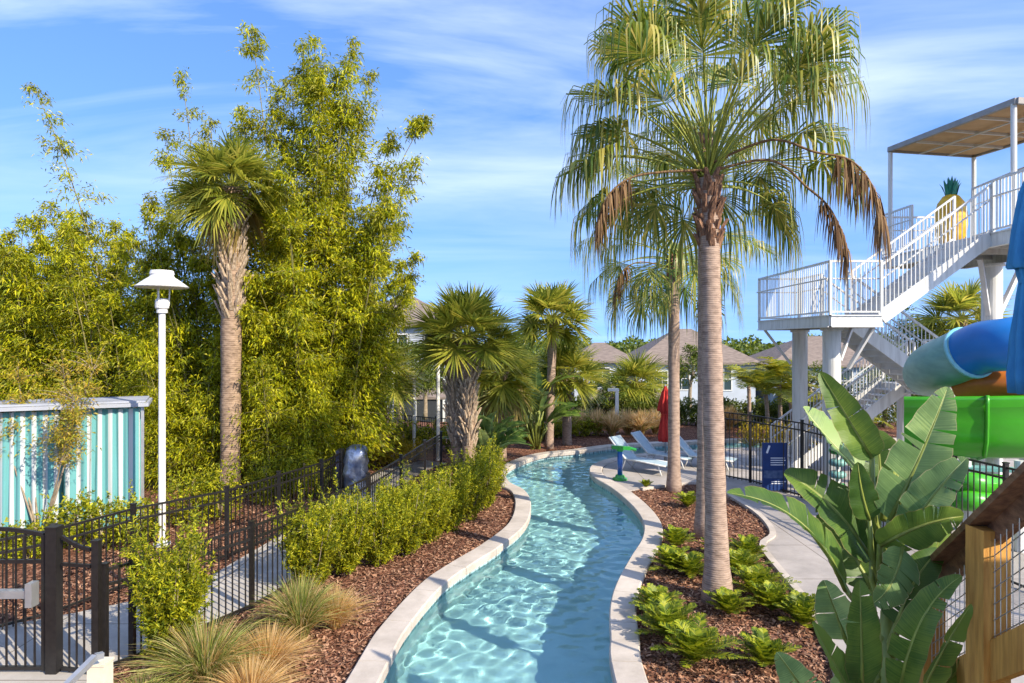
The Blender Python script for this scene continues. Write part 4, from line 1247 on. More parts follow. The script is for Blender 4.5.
for (x, y) in ((4.08, .3), (6.35, .3), (4.08, 2.05), (6.35, 2.05)):
    m = MB(); m.box2((x - .05, y - .05, 0), (x + .05, y + .05, 4.62)); m.build('added_roof_post', M['wood'], t)


# ------------------------------------------------------------------ houses beyond the hedge
def hip(m, x0, x1, y0, y1, ze, zr, ov=.45, inset=None):
    x0 -= ov; x1 += ov; y0 -= ov; y1 += ov
    w = (y1 - y0) / 2; ins = inset if inset is not None else min(w, (x1 - x0) / 2 - .5); ym = (y0 + y1) / 2
    vs = [(x0, y0, ze), (x1, y0, ze), (x1, y1, ze), (x0, y1, ze), (x0 + ins, ym, zr), (x1 - ins, ym, zr)]
    lo = [(v[0], v[1], ze - .18) for v in vs[:4]]
    m.add(vs + lo, [(0, 1, 5, 4), (1, 2, 5), (2, 3, 4, 5), (3, 0, 4), (0, 6, 7, 1), (1, 7, 8, 2), (2, 8, 9, 3), (3, 9, 6, 0), (6, 9, 8, 7)])


def window(t, x, y, z, w, h, face=-1, shutter=False):
    f = MB(); b = .09
    for (xa, xb, za, zb) in ((x - w / 2 - b, x + w / 2 + b, z + h / 2, z + h / 2 + b), (x - w / 2 - b, x + w / 2 + b, z - h / 2 - b, z - h / 2), (x - w / 2 - b, x - w / 2, z - h / 2, z + h / 2), (x + w / 2, x + w / 2 + b, z - h / 2, z + h / 2), (x - .025, x + .025, z - h / 2, z + h / 2), (x - w / 2, x + w / 2, z - .03, z + .03)):
        f.box2((xa, y - .06, za), (xb, y + .03, zb))
    fo = f.build('window', M['white'], t)
    p = MB(); p.box2((x - w / 2, y - .02, z - h / 2), (x + w / 2, y + .01, z + h / 2)); p.build('pane', M['glass'], fo)


def house(label, blocks, wins, porch=None, wallm='wall_white'):
    x0, x1, y0, y1, zb, ze, zr = blocks[0]
    t = thing('house', label, 'house', (x0, y0, zb))
    for (x0, x1, y0, y1, zb, ze, zr) in blocks:
        m = MB(); m.box2((x0, y0, zb), (x1, y1, ze)); m.build('wall', M[wallm], t)
        m = MB(); hip(m, x0, x1, y0, y1, ze + .16, zr); m.build('roof', M['roof'], t)
    for w in wins: window(t, *w)
    if porch:
        (xa, xb, ya, yb, z0, zl, zh) = porch
        m = MB(); m.add([(xa, ya, zl), (xb, ya, zl), (xb, yb - .003, zh), (xa, yb - .003, zh), (xa, ya, zl - .15), (xb, ya, zl - .15), (xb, yb - .003, zh - .15), (xa, yb - .003, zh - .15)], [(0, 1, 2, 3), (7, 6, 5, 4), (0, 4, 5, 1), (1, 5, 6, 2), (3, 2, 6, 7), (0, 3, 7, 4)])
        m.build('porch_roof', M['roof'], t)
        m = MB(); m.box2((xa + .1, ya + .1, z0), (xb - .1, yb - .06, zl - .16)); m.build('screened_porch', M['screen'], t)
        n = max(2, int((xb - xa) / 2.2))
        for k in range(n + 1):
            x = xa + .1 + (xb - xa - .2) * k / n; m = MB(); m.box2((x - .07, ya + .02, z0), (x + .07, ya + .16, zl - .15)); m.build('porch_post', M['white'], t)
    return t


house('large white house with a brown hip roof behind the tall palm trunks', [(11.0, 21.4, 60, 69, -3.6, 2.0, 5.2), (5.6, 10.95, 61.2, 68, -3.6, 2.1, 3.9)],
      [(8.1, 61.2, .75, 1.3, 1.7), (14.9, 60, .75, 1.3, 1.9), (18.6, 60, .7, 1.3, 1.9), (13.2, 60, .6, .9, 1.5), (18.0, 60, -2.2, 2.4, 1.9)],
      porch=(6.0, 13.2, 57.2, 60, -3.6, -1.3, -.2))
house('blue grey house with brown roof behind the areca palms', [(22.6, 33.5, 59, 68, -3.6, 1.8, 4.5)],
      [(25, 59, .6, 1.3, 1.8), (28.6, 59, .6, 1.5, 1.8), (31.5, 59, .6, 1.2, 1.8), (26, 59, -2, 2.2, 1.8)], porch=(22.9, 26.5, 56.5, 59, -3.6, -1.2, -.4), wallm='wall_blue')
house('tall white house half hidden by the bamboo and sabal palms', [(-11.5, -3.9, 45.5, 54, -2.4, 5.0, 7.3)],
      [(-5.2, 45.5, 3.6, 1.2, 1.7), (-7.6, 45.5, 3.6, 1.2, 1.7), (-5.4, 45.5, .5, 1.6, 1.9), (-9.6, 45.5, 3.6, 1.2, 1.7)], porch=(-8, -4.2, 43, 45.5, -2.0, .5, 1.3))

# ------------------------------------------------------------------ ribbon palms by the river


def ribbon_palm(label, base, top, r0, r1, nf, Rf, Lp, hang, deads=(), fibre=1.0, seed=1, az0=0.0, bow=(0, 0), elr=(1.45, -.35), own=(), clear=True):
    global nr
    nr = np.random.default_rng(seed)
    base, top = Vector(base), Vector(top)
    t = thing('fan_palm', label, 'palm tree', base, 'ribbon fan palms beside the river')
    path = trunk_path(base - Vector((0, 0, .08)), top, bow, 22)
    Lh = top.z - base.z
    m = MB(); m.tube(path, [r1 + (r0 - r1) * math.exp(-max(0, (p.z - base.z)) / (.09 * Lh)) + .006 * math.sin(i * 2.3) for i, p in enumerate(path)], 18)
    tr = m.build('trunk', M['trunk_grey'], t, smooth=True)
    b = MB(); boots(b, path, r1 * .98, top.z - fibre, top.z - .02, int(60 * fibre), l=.20, w=r1 * .8, out=.45); b.build('leaf_base', M['boot_red'], tr)
    c = MB()
    for i in range(nf):
        f = (i + .5) / nf
        el = elr[0] - (elr[0] - elr[1]) * f ** 1.0
        az_f = az0 + i * 2.39996 + nr.uniform(-.2, .2)
        if clear and math.sin(az_f) < -.15 and el < .95: el = nr.uniform(.95, 1.25); f *= .5
        if clear and math.sin(az_f) < -.75 and el < 1.2: continue
        g_ = max(0, 1 - f * 1.6)                          # the young fronds stand up on long stalks
        fan_frond(c, top + Vector((0, 0, .02 - .18 * f)), az_f, el + nr.uniform(-.12, .12), Lp * (1 + .75 * g_) * nr.uniform(.8, 1.15), Rf * nr.uniform(.85, 1.1), 34, 1.6, .034, .12, hang * (1.0 - .05 * f) * nr.uniform(.8, 1.2), tb=.42 + .14 * g_, bend=.30 + .5 * f, cost=.12, roll=nr.uniform(-.4, .4))
    for (az, el, lp, rf) in own:
        fan_frond(c, top, az, el, lp, rf, 34, 1.7, .05, .15, hang, tb=.45, bend=.55, cost=.12)
    for i in range(0 if clear else int(nf * .2)):
        c.m = 2
        if math.sin(az0 + 1 + i * 2.39996) < 0: continue
        fan_frond(c, top + Vector((0, 0, -.2)), az0 + 1 + i * 2.39996, nr.uniform(-.3, .2), Lp * nr.uniform(.55, .85), Rf * nr.uniform(.6, .8), 30, 1.5, .042, .2, hang * 1.1, tb=.35, bend=.6, cost=.05, pm=3, lm=0)
    c.build('crown', [M['ribbon_leaf'], M['petiole'], M['ribbon_dead'], M['petiole_old']], t, smooth=True)
    for (cv_, l0, l1) in deads:                       # withered fronds: a bent stalk with brown strips hanging from its outer half
        d = MB(); pts = catmull([P(px, py, Yd) for (px, py, Yd) in cv_], 8); k = len(pts)
        d.tube(pts, list(np.linspace(.022, .012, k)), 5)
        n = 120; u = nr.uniform(.42, 1, n) ** .8 * (k - 1.001)
        q = np.array([np.array(pts[int(x)].lerp(pts[int(x) + 1], x % 1)) for x in u]); L = nr.uniform(l0, l1, n)
        tt = np.array([0, .2, .5, .8, 1.0]); dd = rdir(n, -.4, .3)
        pp3 = q[:, None, :] + dd[:, None, :] * (L[:, None] * .22 * np.sqrt(tt)[None])[..., None]; pp3[..., 2] -= L[:, None] * tt[None] ** 1.3
        strips(d, pp3, norm(np.cross(dd, np.array([[0, 0, 1.0]]))), .026 * np.array([.6, 1, .9, .6, .1])[None] * np.ones((n, 1)))
        d.build('dead_frond', [M['ribbon_dead']], t, smooth=True)
    return t


b1 = G(718, 601); b2 = G(705, 538); b3 = G(674, 491)
ribbon_palm('tallest ribbon fan palm with the widest trunk, ferns at its foot', b1, P(708, 178, b1.y), .265, .153, 58, 1.35, 1.38, 1.0, deads=(([(708, 165, 10.5), (770, 140, 10.2), (815, 152, 10.0), (850, 160, 9.9), (872, 185, 9.85), (884, 222, 9.85)], .35, .85), ([(708, 172, 10.5), (770, 160, 10.3), (808, 188, 10.1), (828, 206, 10.05), (840, 228, 10.0), (848, 252, 10.0)], .25, .6), ([(706, 170, 10.5), (662, 172, 10.2), (630, 178, 10.0), (608, 196, 9.95), (598, 222, 9.95)], .25, .6)), fibre=1.1, seed=3, elr=(1.5, .02), own=((.1, .75, 1.7, 1.35), (3.05, .8, 1.6, 1.3), (-.05, .42, 1.75, 1.25), (3.2, .45, 1.75, 1.3), (3.0, .15, 1.6, 1.2)))
ribbon_palm('ribbon fan palm whose trunk stands right behind the tallest one', b2, P(706, 135, b2.y), .24, .15, 26, 1.35, 1.5, 1.0, fibre=.9, seed=5, az0=1.0, elr=(1.5, .4))
ribbon_palm('shorter ribbon fan palm standing left of the paired trunks', b3, P(674, 257, b3.y), .22, .15, 38, 1.4, 1.7, .95, fibre=.75, seed=8, az0=2.0, elr=(1.3, -.25), clear=False, deads=(([(674, 268, 18.4), (640, 262, 18.2), (622, 272, 18.1), (616, 290, 18.1)], .3, .7),))
nr = np.random.default_rng(21)

# ------------------------------------------------------------------ sabal palms
bs = G(230, 496); sabal('sabal_palm', 'tall sabal palm with ragged trunk standing before the bamboo', bs, P(232, 188, bs.y), .25, 50, .88, .85, boot=(4.55, 7.5, 120, .42), elmin=-.38, skirt=7, droop=.22, nseg=36, w=.05, tmat='trunk_brown')
GP = 'sabal palms beyond the river bend'
b = P(459, 455, 19.5); b.z = 0
t = sabal('sabal_palm', 'thick double trunked sabal palm with a broad crown by the hedge end', b + Vector((.25, 0, 0)), P(467, 338, 19.5),   .19, 52, .98, .92, boot=(1.0, 4.0, 170, .34), group=GP, elmin=-.22, droop=.08, w=.062, nseg=36, lean=(.05, 0))
m = MB(); pth = trunk_path(P(466, 455, 19.8).xy.to_3d() + Vector((-.2, 0, -.1)), P(453, 342, 19.8), (-.02, 0)); m.tube(pth, [.18] * len(pth), 12); tr2 = m.build('trunk', M['trunk_brown'], t, smooth=True)
m = MB(); boots(m, pth, .18, 1.0, 3.9, 150, l=.34, w=.13, out=.5); m.build('leaf_base', M['boot'], tr2)
def far_sabal(label, px, cy_, Y, rad, nf, Rf, Lp, gz=0, boot=None, **k):
    b = P(px, 400, Y); b.z = gz
    return sabal('sabal_palm', label, b, P(px + k.pop('dx', 0), cy_, Y), rad, nf, Rf, Lp, boot=boot, group=GP, nseg=30, w=.07, **k)
far_sabal('slender sabal palm with a round crown, tallest in the middle distance', 549, 318, 25.5, .16, 38, .95, .85, dx=4, elmin=-.4, tmat='trunk_grey', boot=(4.0, 4.8, 36, .22))
far_sabal('low sabal palm with pale trunk right of the slender one', 567, 376, 26.5, .18, 32, 1.0, .8, elmin=-.4, boot=(1.2, 2.6, 60, .28), tmat='trunk_grey')
far_sabal('sabal palm with dark trunk between the double trunked palm and big leaves', 501, 372, 23.0, .19, 30, 1.0, .75, elmin=-.7, boot=(.9, 2.8, 70, .3), skirt=6)
far_sabal('small sabal palm at the left, its trunk above the golden shrubs', 380, 372, 25.0, .22, 34, 1.05, .85, elmin=-.4, boot=(.9, 2.8, 90, .32))
far_sabal('stubby sabal palm in front of the large white house', 636, 382, 35.0, .24, 34, 1.25, .8, elmin=-.7, boot=(.5, 1.8, 50, .3))
far_sabal('sabal palm crown showing beyond the stairs and tube slide', 962, 318, 27.0, .2, 36, 1.1, .9, elmin=-.7)

# areca palms
for i, (px, Y, zt, lab) in enumerate(((767, 27, 1.9, 'yellow areca palm leftmost of the cluster before the tower columns'), (779, 27.6, 2.4, 'yellow areca palm in the middle of the cluster'), (792, 28.4, 1.7, 'yellow areca palm touching the far tower column'), (846, 27.5, .9, 'low yellow areca palm between the columns and lower stair'), (748, 31, 2.0, 'yellow green areca palm beside the brown roofed house'))):
    b = P(px, 400, Y); b.z = 0
    t = thing('areca_palm', lab, 'palm tree', b, 'areca palms before the houses')
    m = MB(); top = b + Vector((nr.uniform(-.15, .15), 0, zt)); m.tube(trunk_path(b, top, (.05, 0), 8), [.085] * 8, 8); m.build('trunk', M['trunk_grey'], t, smooth=True)
    c = MB()
    for k in range(17):
        feather(c, top, k * 2.4 + i, nr.uniform(.35, 1.45), nr.uniform(1.5, 2.3), 26, .55, .05, 1.0, .018, .5)
    c.build('crown', [M['areca_leaf'], M['petiole']], t, smooth=True)

# ------------------------------------------------------------------ bamboo
def culms(n, rx, ry, h, lean, hv=.18, bias=(0, 0)):
    out = []
    for _ in range(n):
        a = nr.uniform(0, 6.283); r = math.sqrt(nr.uniform(0, 1))
        l = lean * nr.uniform(.3, 1.2)
        out.append((rx * r * math.cos(a), ry * r * math.sin(a), l * math.cos(a) + bias[0], l * math.sin(a) + bias[1], h * nr.uniform(1 - hv * 1.6, 1 + hv)))
    return out


def at(px, Y): p = P(px, 400, Y); p.z = 0; return p


def hz(py, Y): return 4 - (py - CY) / F * Y


Y = 20.0
big = culms(38, 1.6, 1.5, 7.6, 2.0, .3) + [(-.6, 0, -1.0, 0, hz(0, Y)), (-.3, .3, -.7, .2, hz(60, Y)), (.2, 0, .1, 0, hz(12, Y)), (.5, .1, 1.4, .1, hz(48, Y)), (.4, -.2, 1.1, 0, hz(20, Y)), (.8, .2, 1.7, .2, hz(110, Y)), (-.4, .1, -1.6, .1, hz(85, Y)), (.4, .2, .5, .3, hz(45, Y)), (.6, .2, .9, 0, hz(85, Y)), (0, .5, -.3, .3, hz(5, Y)), (.3, -.3, .3, -.2, hz(55, Y)), (.7, 0, 2.8, 0, hz(95, Y)), (-.1, .1, -.35, .1, hz(50, Y)), (.5, .4, .25, .1, hz(38, Y))]
bamboo('tallest bamboo clump reaching the top of the view, right of the tall sabal palm', at(305, Y), big, 4, 40, .16, .038)
bamboo('bamboo clump behind the tall sabal palm with feathery tips', at(225, 20.5), culms(26, 1.5, 1.3, 7.4, 1.2, .25) + [(-.5, 0, -.8, 0, hz(50, 20.5)), (-.3, .3, -.3, .1, hz(95, 20.5)), (-.9, 0, -1.0, .1, hz(110, 20.5)), (.2, .2, .2, 0, hz(90, 20.5))], 3, 32, .16, .038)
bamboo('bamboo clump above the right end of the cabana with one long leaning cane', at(140, 20.5), culms(30, 1.6, 1.2, 7.2, 1.1, .2) + [(-.6, 0, -2.6, 0, hz(62, 20.5))], 3, 30, .16, .038)
bamboo('bamboo clump right behind the middle of the cabana', at(70, 21.5), culms(34, 1.6, 1.2, 7.4, 1.0, .18), 4, 34, .17, .040)
bamboo('leftmost bamboo clump at the edge of the view', at(-5, 22), culms(34, 1.7, 1.2, 7.6, 1.0, .18), 4, 34, .17, .040)
bamboo('low dense bamboo clump between the tall clump and the far sabal palms', at(326, 23.5), culms(22, 1.0, 1.0, 5.0, .7, .25), 3, 32, .15, .035)
bamboo('short bushy bamboo in front of the tall clump, behind the path fence', at(272, 18.6), culms(20, 1.0, .6, 3.4, .8, .25), 4, 56, .13, .030)
bamboo('short bushy bamboo beside the base of the tall sabal palm', at(190, 18.6), culms(18, 1.2, .6, 3.6, .7, .25), 4, 54, .13, .030)
bamboo('bushy bamboo skirting the right flank of the tall clump', at(308, 20.6), culms(18, .7, .6, 4.2, .7, .25), 4, 54, .13, .030)

# sparse tree in front of the cabana
bt = at(40, 13.7)
t = thing('sparse_tree', 'sparse small tree with thin yellow leaves in front of the cabana', 'tree', bt)
m = MB(); c = MB()
for i in range(7):
    a = nr.uniform(0, 6.28); r = nr.uniform(.3, 1.9); tip = bt + Vector((math.cos(a) * r + .25, math.sin(a) * r * .6, nr.uniform(2.3, 3.75))); pth = trunk_path(bt - up * .05, tip, (nr.uniform(-.2, .2), 0), 8)
    m.tube(pth, list(np.linspace(.024, .006, 8)), 6)
    for k in range(34):
        p = pth[rnd.randint(4, 7)]; d = Vector(rdir(1, .2, .95)[0]); e = p + d * nr.uniform(.2, .6); m.tube([p, p.lerp(e, .5) + up * .04, e], [.008, .006, .003], 4, caps=False)
        n = 30; q = np.array(p) + (np.array(e) - np.array(p)) * nr.uniform(.2, 1.1, n)[:, None] + nr.normal(0, .07, (n, 3)); leaves(c, q, rdir(n, -.8, .5), .08 * nr.uniform(.7, 1.3, n), .027, .3)
m.build('trunk', M['twig'], t, smooth=True); c.build('crown', M['dry_leaf'], t)

# broadleaf trees beyond
tree('broadleaf_tree', 'bushy green tree behind the slim white posts', at(402, 31), 4.2, 1.5, 60, .17, .07, 80, group='trees beyond the pool')
tree('broadleaf_tree', 'dark green tree behind the slender sabal palm', at(585, 36), 3.6, 1.1, 50, .16, .06, 70, group='trees beyond the pool')
tree('broadleaf_tree', 'small green tree beside the short path light', at(612, 33), 2.4, .7, 40, .14, .06, 70, group='trees beyond the pool')
tree('broadleaf_tree', 'green tree seen between the two palm trunks and the white house', at(690, 41), 3.7, 1.2, 50, .17, .07, 70, group='trees beyond the pool')
tree('broadleaf_tree', 'narrow green tree above the teal tube slide', at(917, 29), 5.7, 1.05, 70, .17, .06, 80, group='trees beyond the pool', zc=.56)
tree('broadleaf_tree', 'dark tree filling the gap right of the slide tower column', at(1000, 33), 5.0, 1.9, 70, .18, .07, 80, group='trees beyond the pool')
tree('broadleaf_tree', 'dense dark tree at the far bend of the left path', at(345, 28.5), 3.4, 1.5, 70, .15, .06, 90, group='trees beyond the pool', zc=.55)
tree('broadleaf_tree', 'dark tree between the yellow areca palms and the tower columns', at(812, 33), 3.0, 1.6, 60, .16, .06, 80, group='trees beyond the pool', zc=.55)
tree('broadleaf_tree', 'dark tree under the lower stair beyond the fence', at(885, 32), 2.7, 1.7, 60, .16, .06, 80, group='trees beyond the pool', zc=.5)
tree('broadleaf_tree', 'leafy tree left of the double trunked sabal, beyond the distant fence', at(425, 36), 4.0, 1.5, 60, .17, .07, 80, group='trees beyond the pool')

# far wood on the horizon
w = MB(); n = 80000
ang_ = nr.uniform(-.95, .95, n); dist = nr.uniform(95, 125, n); hh = 7.9 + .5 * np.sin(ang_ * 31) + .5 * np.sin(ang_ * 77 + 1) + .35 * np.sin(ang_ * 190)
p = np.stack([np.sin(ang_) * dist, np.cos(ang_) * dist, -3.5 + hh * nr.uniform(0, 1, n)], 1)
leaves(w, p, rdir(n), .62 * nr.uniform(.6, 1.3, n), .42, .1)
struct(w.build('distant_wood', M['tree_leaf']), 'stuff')

# ------------------------------------------------------------------ hedges, shrubs, grasses
def hedge(label, pts, w, h, per_m, name='hedge', mt='hedge_leaf', cat='hedge', group=None, ll=.075, lw=.035):
    pts = [Vector(p) for p in pts]; t = thing(name, label, cat, pts[0], group); c = MB()
    for a, b in zip(pts, pts[1:]):
        L = (b - a).length; k = max(2, int(L / .55)); n = int(per_m * L / k)
        for i in range(k):
            p = a.lerp(b, (i + .5) / k)
            shrub(c, p, .5 * L / k + .15, w, h * nr.uniform(.9, 1.06), n, ll, lw, .6, 14, .2)
            c.m = 1
            for _ in range(3): c.tube([p - up * .03, p + Vector((nr.uniform(-.2, .2), nr.uniform(-.15, .15), h * .8))], [.018, .006], 4, caps=False)
            c.m = 0
    c.build('foliage', [M[mt], M['twig']], t); return t


hedge('clipped dark hedge in front of the houses, left stretch', [at(560, 33.5), at(665, 33.5)], .6, 1.25, 420, ll=.09, lw=.042)
hedge('clipped dark hedge in front of the houses, right stretch behind the tall trunks', [at(668, 33), at(815, 31)], .6, 1.3, 420, ll=.09, lw=.042)
hedge('golden leaved shrub bank beside the upper path', [G(366, 467), G(418, 463)], .45, .8, 260, 'shrub_bank', 'gold_leaf', 'shrub')
hedge('low bright green shrubs in front of the striped cabana', [at(55, 13.2), at(150, 13.4)], .45, .95, 300, 'shrub_bank', 'shrub_leaf', 'shrub')
hedge('low green shrub bank at the far left behind the gate', [at(-25, 12.2), at(44, 12.6)], .4, .62, 260, 'shrub_bank', 'shrub_leaf', 'shrub')
hedge('green shrub bank between the lamp post and the tall sabal palm', [at(172, 14.6), at(235, 15.4)], .5, 1.25, 300, 'shrub_bank', 'shrub_leaf', 'shrub')
hedge('low green shrub bank right of the tall sabal palm', [at(255, 16.6), at(318, 17.6)], .45, 1.15, 300, 'shrub_bank', 'shrub_leaf', 'shrub')
hedge('mixed low green shrubs on the far bank below the slender sabal palm', [at(500, 27.2), at(600, 29.2)], .45, .75, 260, 'shrub_bank', 'shrub_leaf', 'shrub')
hedge('green shrubs along the distant black fence by the slim white posts', [at(385, 26.2), at(455, 24.8)], .5, .95, 260, 'shrub_bank', 'shrub_leaf', 'shrub')
hedge('yellow green shrubs at the foot of the areca palms and tower columns', [at(745, 26), at(835, 24.5)], .5, .9, 240, 'shrub_bank', 'gold_leaf', 'shrub')
hedge('low dark planting under the bend of the river coping', [P(520, 452, 27.8).xy.to_3d(), P(560, 452, 28.6).xy.to_3d()], .5, .5, 200, 'shrub_bank', 'hedge_leaf', 'shrub')

shrubs = [((170, 668), .36, .30, 1.42, 560, 'lone upright shrub in front of the picket fence beside the gate'),
          ((310, 588), .46, .38, 1.22, 420, 'nearest shrub of the hedge row, beside the pampas grass'),
          ((345, 575), .42, .36, 1.2, 380, 'second shrub of the hedge row behind the nearest one'),
          ((378, 566), .42, .36, 1.15, 380, 'third hedge shrub along the mulch bed'),
          ((404, 556), .42, .36, 1.15, 380, 'fourth hedge shrub, midway along the mulch bed'),
          ((428, 544), .42, .36, 1.15, 360, 'fifth hedge shrub, before the row curves to the water'),
          ((448, 532), .42, .36, 1.15, 360, 'sixth hedge shrub, near the wide part of the coping'),
          ((466, 522), .42, .36, 1.15, 360, 'seventh hedge shrub, close to the river bend'),
          ((480, 511), .40, .36, 1.15, 340, 'eighth hedge shrub, at the edge of the river bend'),
          ((488, 500), .40, .36, 1.2, 340, 'farthest hedge shrub, under the bird of paradise leaves')]
for (pp_, rx, ry, h, n, lab) in shrubs:
    b = G(*pp_); t = thing('hedge_shrub', lab, 'shrub', b, 'shrubs in a row along the river')
    c = MB(); shrub(c, b, rx, ry, h, int(n * 1.35), .07, .018, 1.25, 28, .26, 1.0 if pp_[0] < 320 else .75)
    k = 14; a = nr.uniform(0, 6.28, k)
    s = MB()
    for i in range(k):
        e = b + Vector((math.cos(a[i]) * rx * nr.uniform(.5, 1.1), math.sin(a[i]) * ry * nr.uniform(.5, 1.1), h * nr.uniform(.75, 1.15)))
        s.tube([b - up * .03, b.lerp(e, .5) + Vector((math.cos(a[i]), math.sin(a[i]), 0)) * .06, e], [.014, .009, .003], 4, caps=False)
        q0 = np.array(b); n2 = 70; f = nr.uniform(.4, 1.03, n2)[:, None]; qq = q0 + (np.array(e) - q0) * f
        leaves(c, qq, rdir(n2, -.1, 1) + norm(np.array(e) - q0) * .6, .09, .022, .1)
    c.build('foliage', M['shrub_leaf'], t); s.build('stems', M['twig'], t)

for (pp_, n, h, sp, tan, lab) in (((205, 688), 700, .85, .85, 0, 'arching green grass clump at the foot of the lone upright shrub'), ((268, 676), 700, .62, .62, 1, 'tan dry grass clump at the bottom edge beside the mulch'), ((300, 640), 700, .95, .66, 0, 'tall green and tan grass clump before the nearest hedge shrub'), ((335, 628), 560, .62, .55, 1, 'tan grass clump touching the bark mulch slope'), ((250, 712), 560, .6, .6, 1, 'low tan grass clump cut by the bottom edge'), ((140, 712), 420, .4, .5, 0, 'small green grass tuft near the cream newel post')):
    b = G(*pp_); t = thing('grass_clump', lab, 'grass', b, 'ornamental grass clumps by the fence')
    c = MB(); grass_clump(c, b, n, h, sp, .011, 1.0); c.m = 1; grass_clump(c, b, n // 2, h * .95, sp, .009, .9)
    c.build('blades', [M['grass_tan' if tan else 'grass_green'], M['grass_green' if tan == 2 else 'grass_tan']], t)
for i, (px, Y, lab) in enumerate(((568, 29, 'tan fountain grass leftmost on the far bank'), (583, 29.5, 'tan fountain grass second from the left on the far bank'), (597, 29.2, 'tan fountain grass left of the short path light'), (612, 28.8, 'dense tan fountain grass right below the short path light'), (628, 29.4, 'tan fountain grass right of the short path light'), (641, 29, 'tan fountain grass under the stubby sabal palm'), (655, 29.6, 'tan fountain grass left of the red parasol'), (729, 31, 'lone tan fountain grass right of the twin trunks'))):
    b = at(px, Y); t = thing('fountain_grass', lab, 'grass', b, 'fountain grass on the far bank')
    c = MB(); grass_clump(c, b, 700, 1.15, .75, .03, .8); c.m = 1; grass_clump(c, b, 160, .95, .7, .028, .8); c.build('blades', [M['grass_tan'], M['grass_green']], t)

# coontie ferns in the right bed
fsc = .82
ferns = [((672, 572), 1.0, 'coontie fern left of the tall palm, nearest the coping bend'), ((690, 577), .9, 'coontie fern tucked against the left of the tall trunk'), ((676, 548), .85, 'coontie fern farthest up the bed on the coping side'), ((668, 640), 1.1, 'large coontie fern beside the coping at the lower left of the bed'), ((695, 664), 1.1, 'bright coontie fern lowest in the bed by the coping'), ((657, 616), .9, 'coontie fern hugging the coping below the tall palm'), ((729, 616), .8, 'small coontie fern right at the foot of the tall palm'), ((757, 598), 1.15, 'large bright coontie fern right of the tall palm trunk'), ((740, 577), 1.05, 'coontie fern behind the large bright one right of the trunk'), ((748, 560), .9, 'coontie fern near the kerb bend of the bed'), ((802, 626), .95, 'coontie fern at the path edge under the big leaves'), ((765, 668), .85, 'dark coontie fern in the shade at the lower right of the bed'), ((772, 612), .9, 'coontie fern by the path between the big leaves and the tall palm'), ((688, 508), .8, 'dark coontie fern behind the paired trunks'), ((646, 489), .5, 'tiny fern at the tip of the bed by the pool deck'), ((716, 556), .8, 'coontie fern squeezed between the paired trunks')]
for i, (pp_, sc, lab) in enumerate(ferns):
    b = G(*pp_); t = thing('coontie_fern', lab, 'fern', b, 'coontie ferns in the palm bed')
    c = MB()
    for k in range(int(34 * min(1, sc + .1))):
        feather(c, b + Vector((0, 0, .02)), k * 2.4 + i * .7, 1.45 - .85 * (k / 34) ** .9 + nr.uniform(-.1, .1), .72 * sc * fsc * nr.uniform(.75, 1.15), 20, .14 * sc, .020, .55, .006, .45, .12, fwd=.75)
    c.build('fronds', [M['fern_leaf'], M['petiole']], t, smooth=True)

# ------------------------------------------------------------------ birds of paradise
paddle_plant('bird of paradise with broad pale leaves at the end of the hedge', P(487, 470, 20.6).xy.to_3d(), 24, 2.4, 1.25, 4, 'birds of paradise by the river')
paddle_plant('taller dark bird of paradise beside the slender sabal palm', P(536, 460, 25.3).xy.to_3d(), 30, 3.6, 1.6, 9, 'birds of paradise by the river', 1.0)

B0 = Vector((2.78, 5.05, 0))
t = thing('bird_of_paradise', 'big bird of paradise plant in the right foreground with torn paddle leaves', 'plant', B0)
st = MB()
for i, (dx, dy, r, z) in enumerate(((0, 0, .09, 2.0), (.12, .08, .08, 1.8), (-.13, .05, .075, 1.7), (.03, -.12, .07, 1.5))):
    st.tube([B0 + Vector((dx * 1.4, dy * 1.4, -.05)), B0 + Vector((dx, dy, z * .5)), B0 + Vector((dx * .5, dy * .5, z))], [r * 1.3, r, r * .55], 10)
st.build('stem', M['paddle_stem'], t, smooth=True)
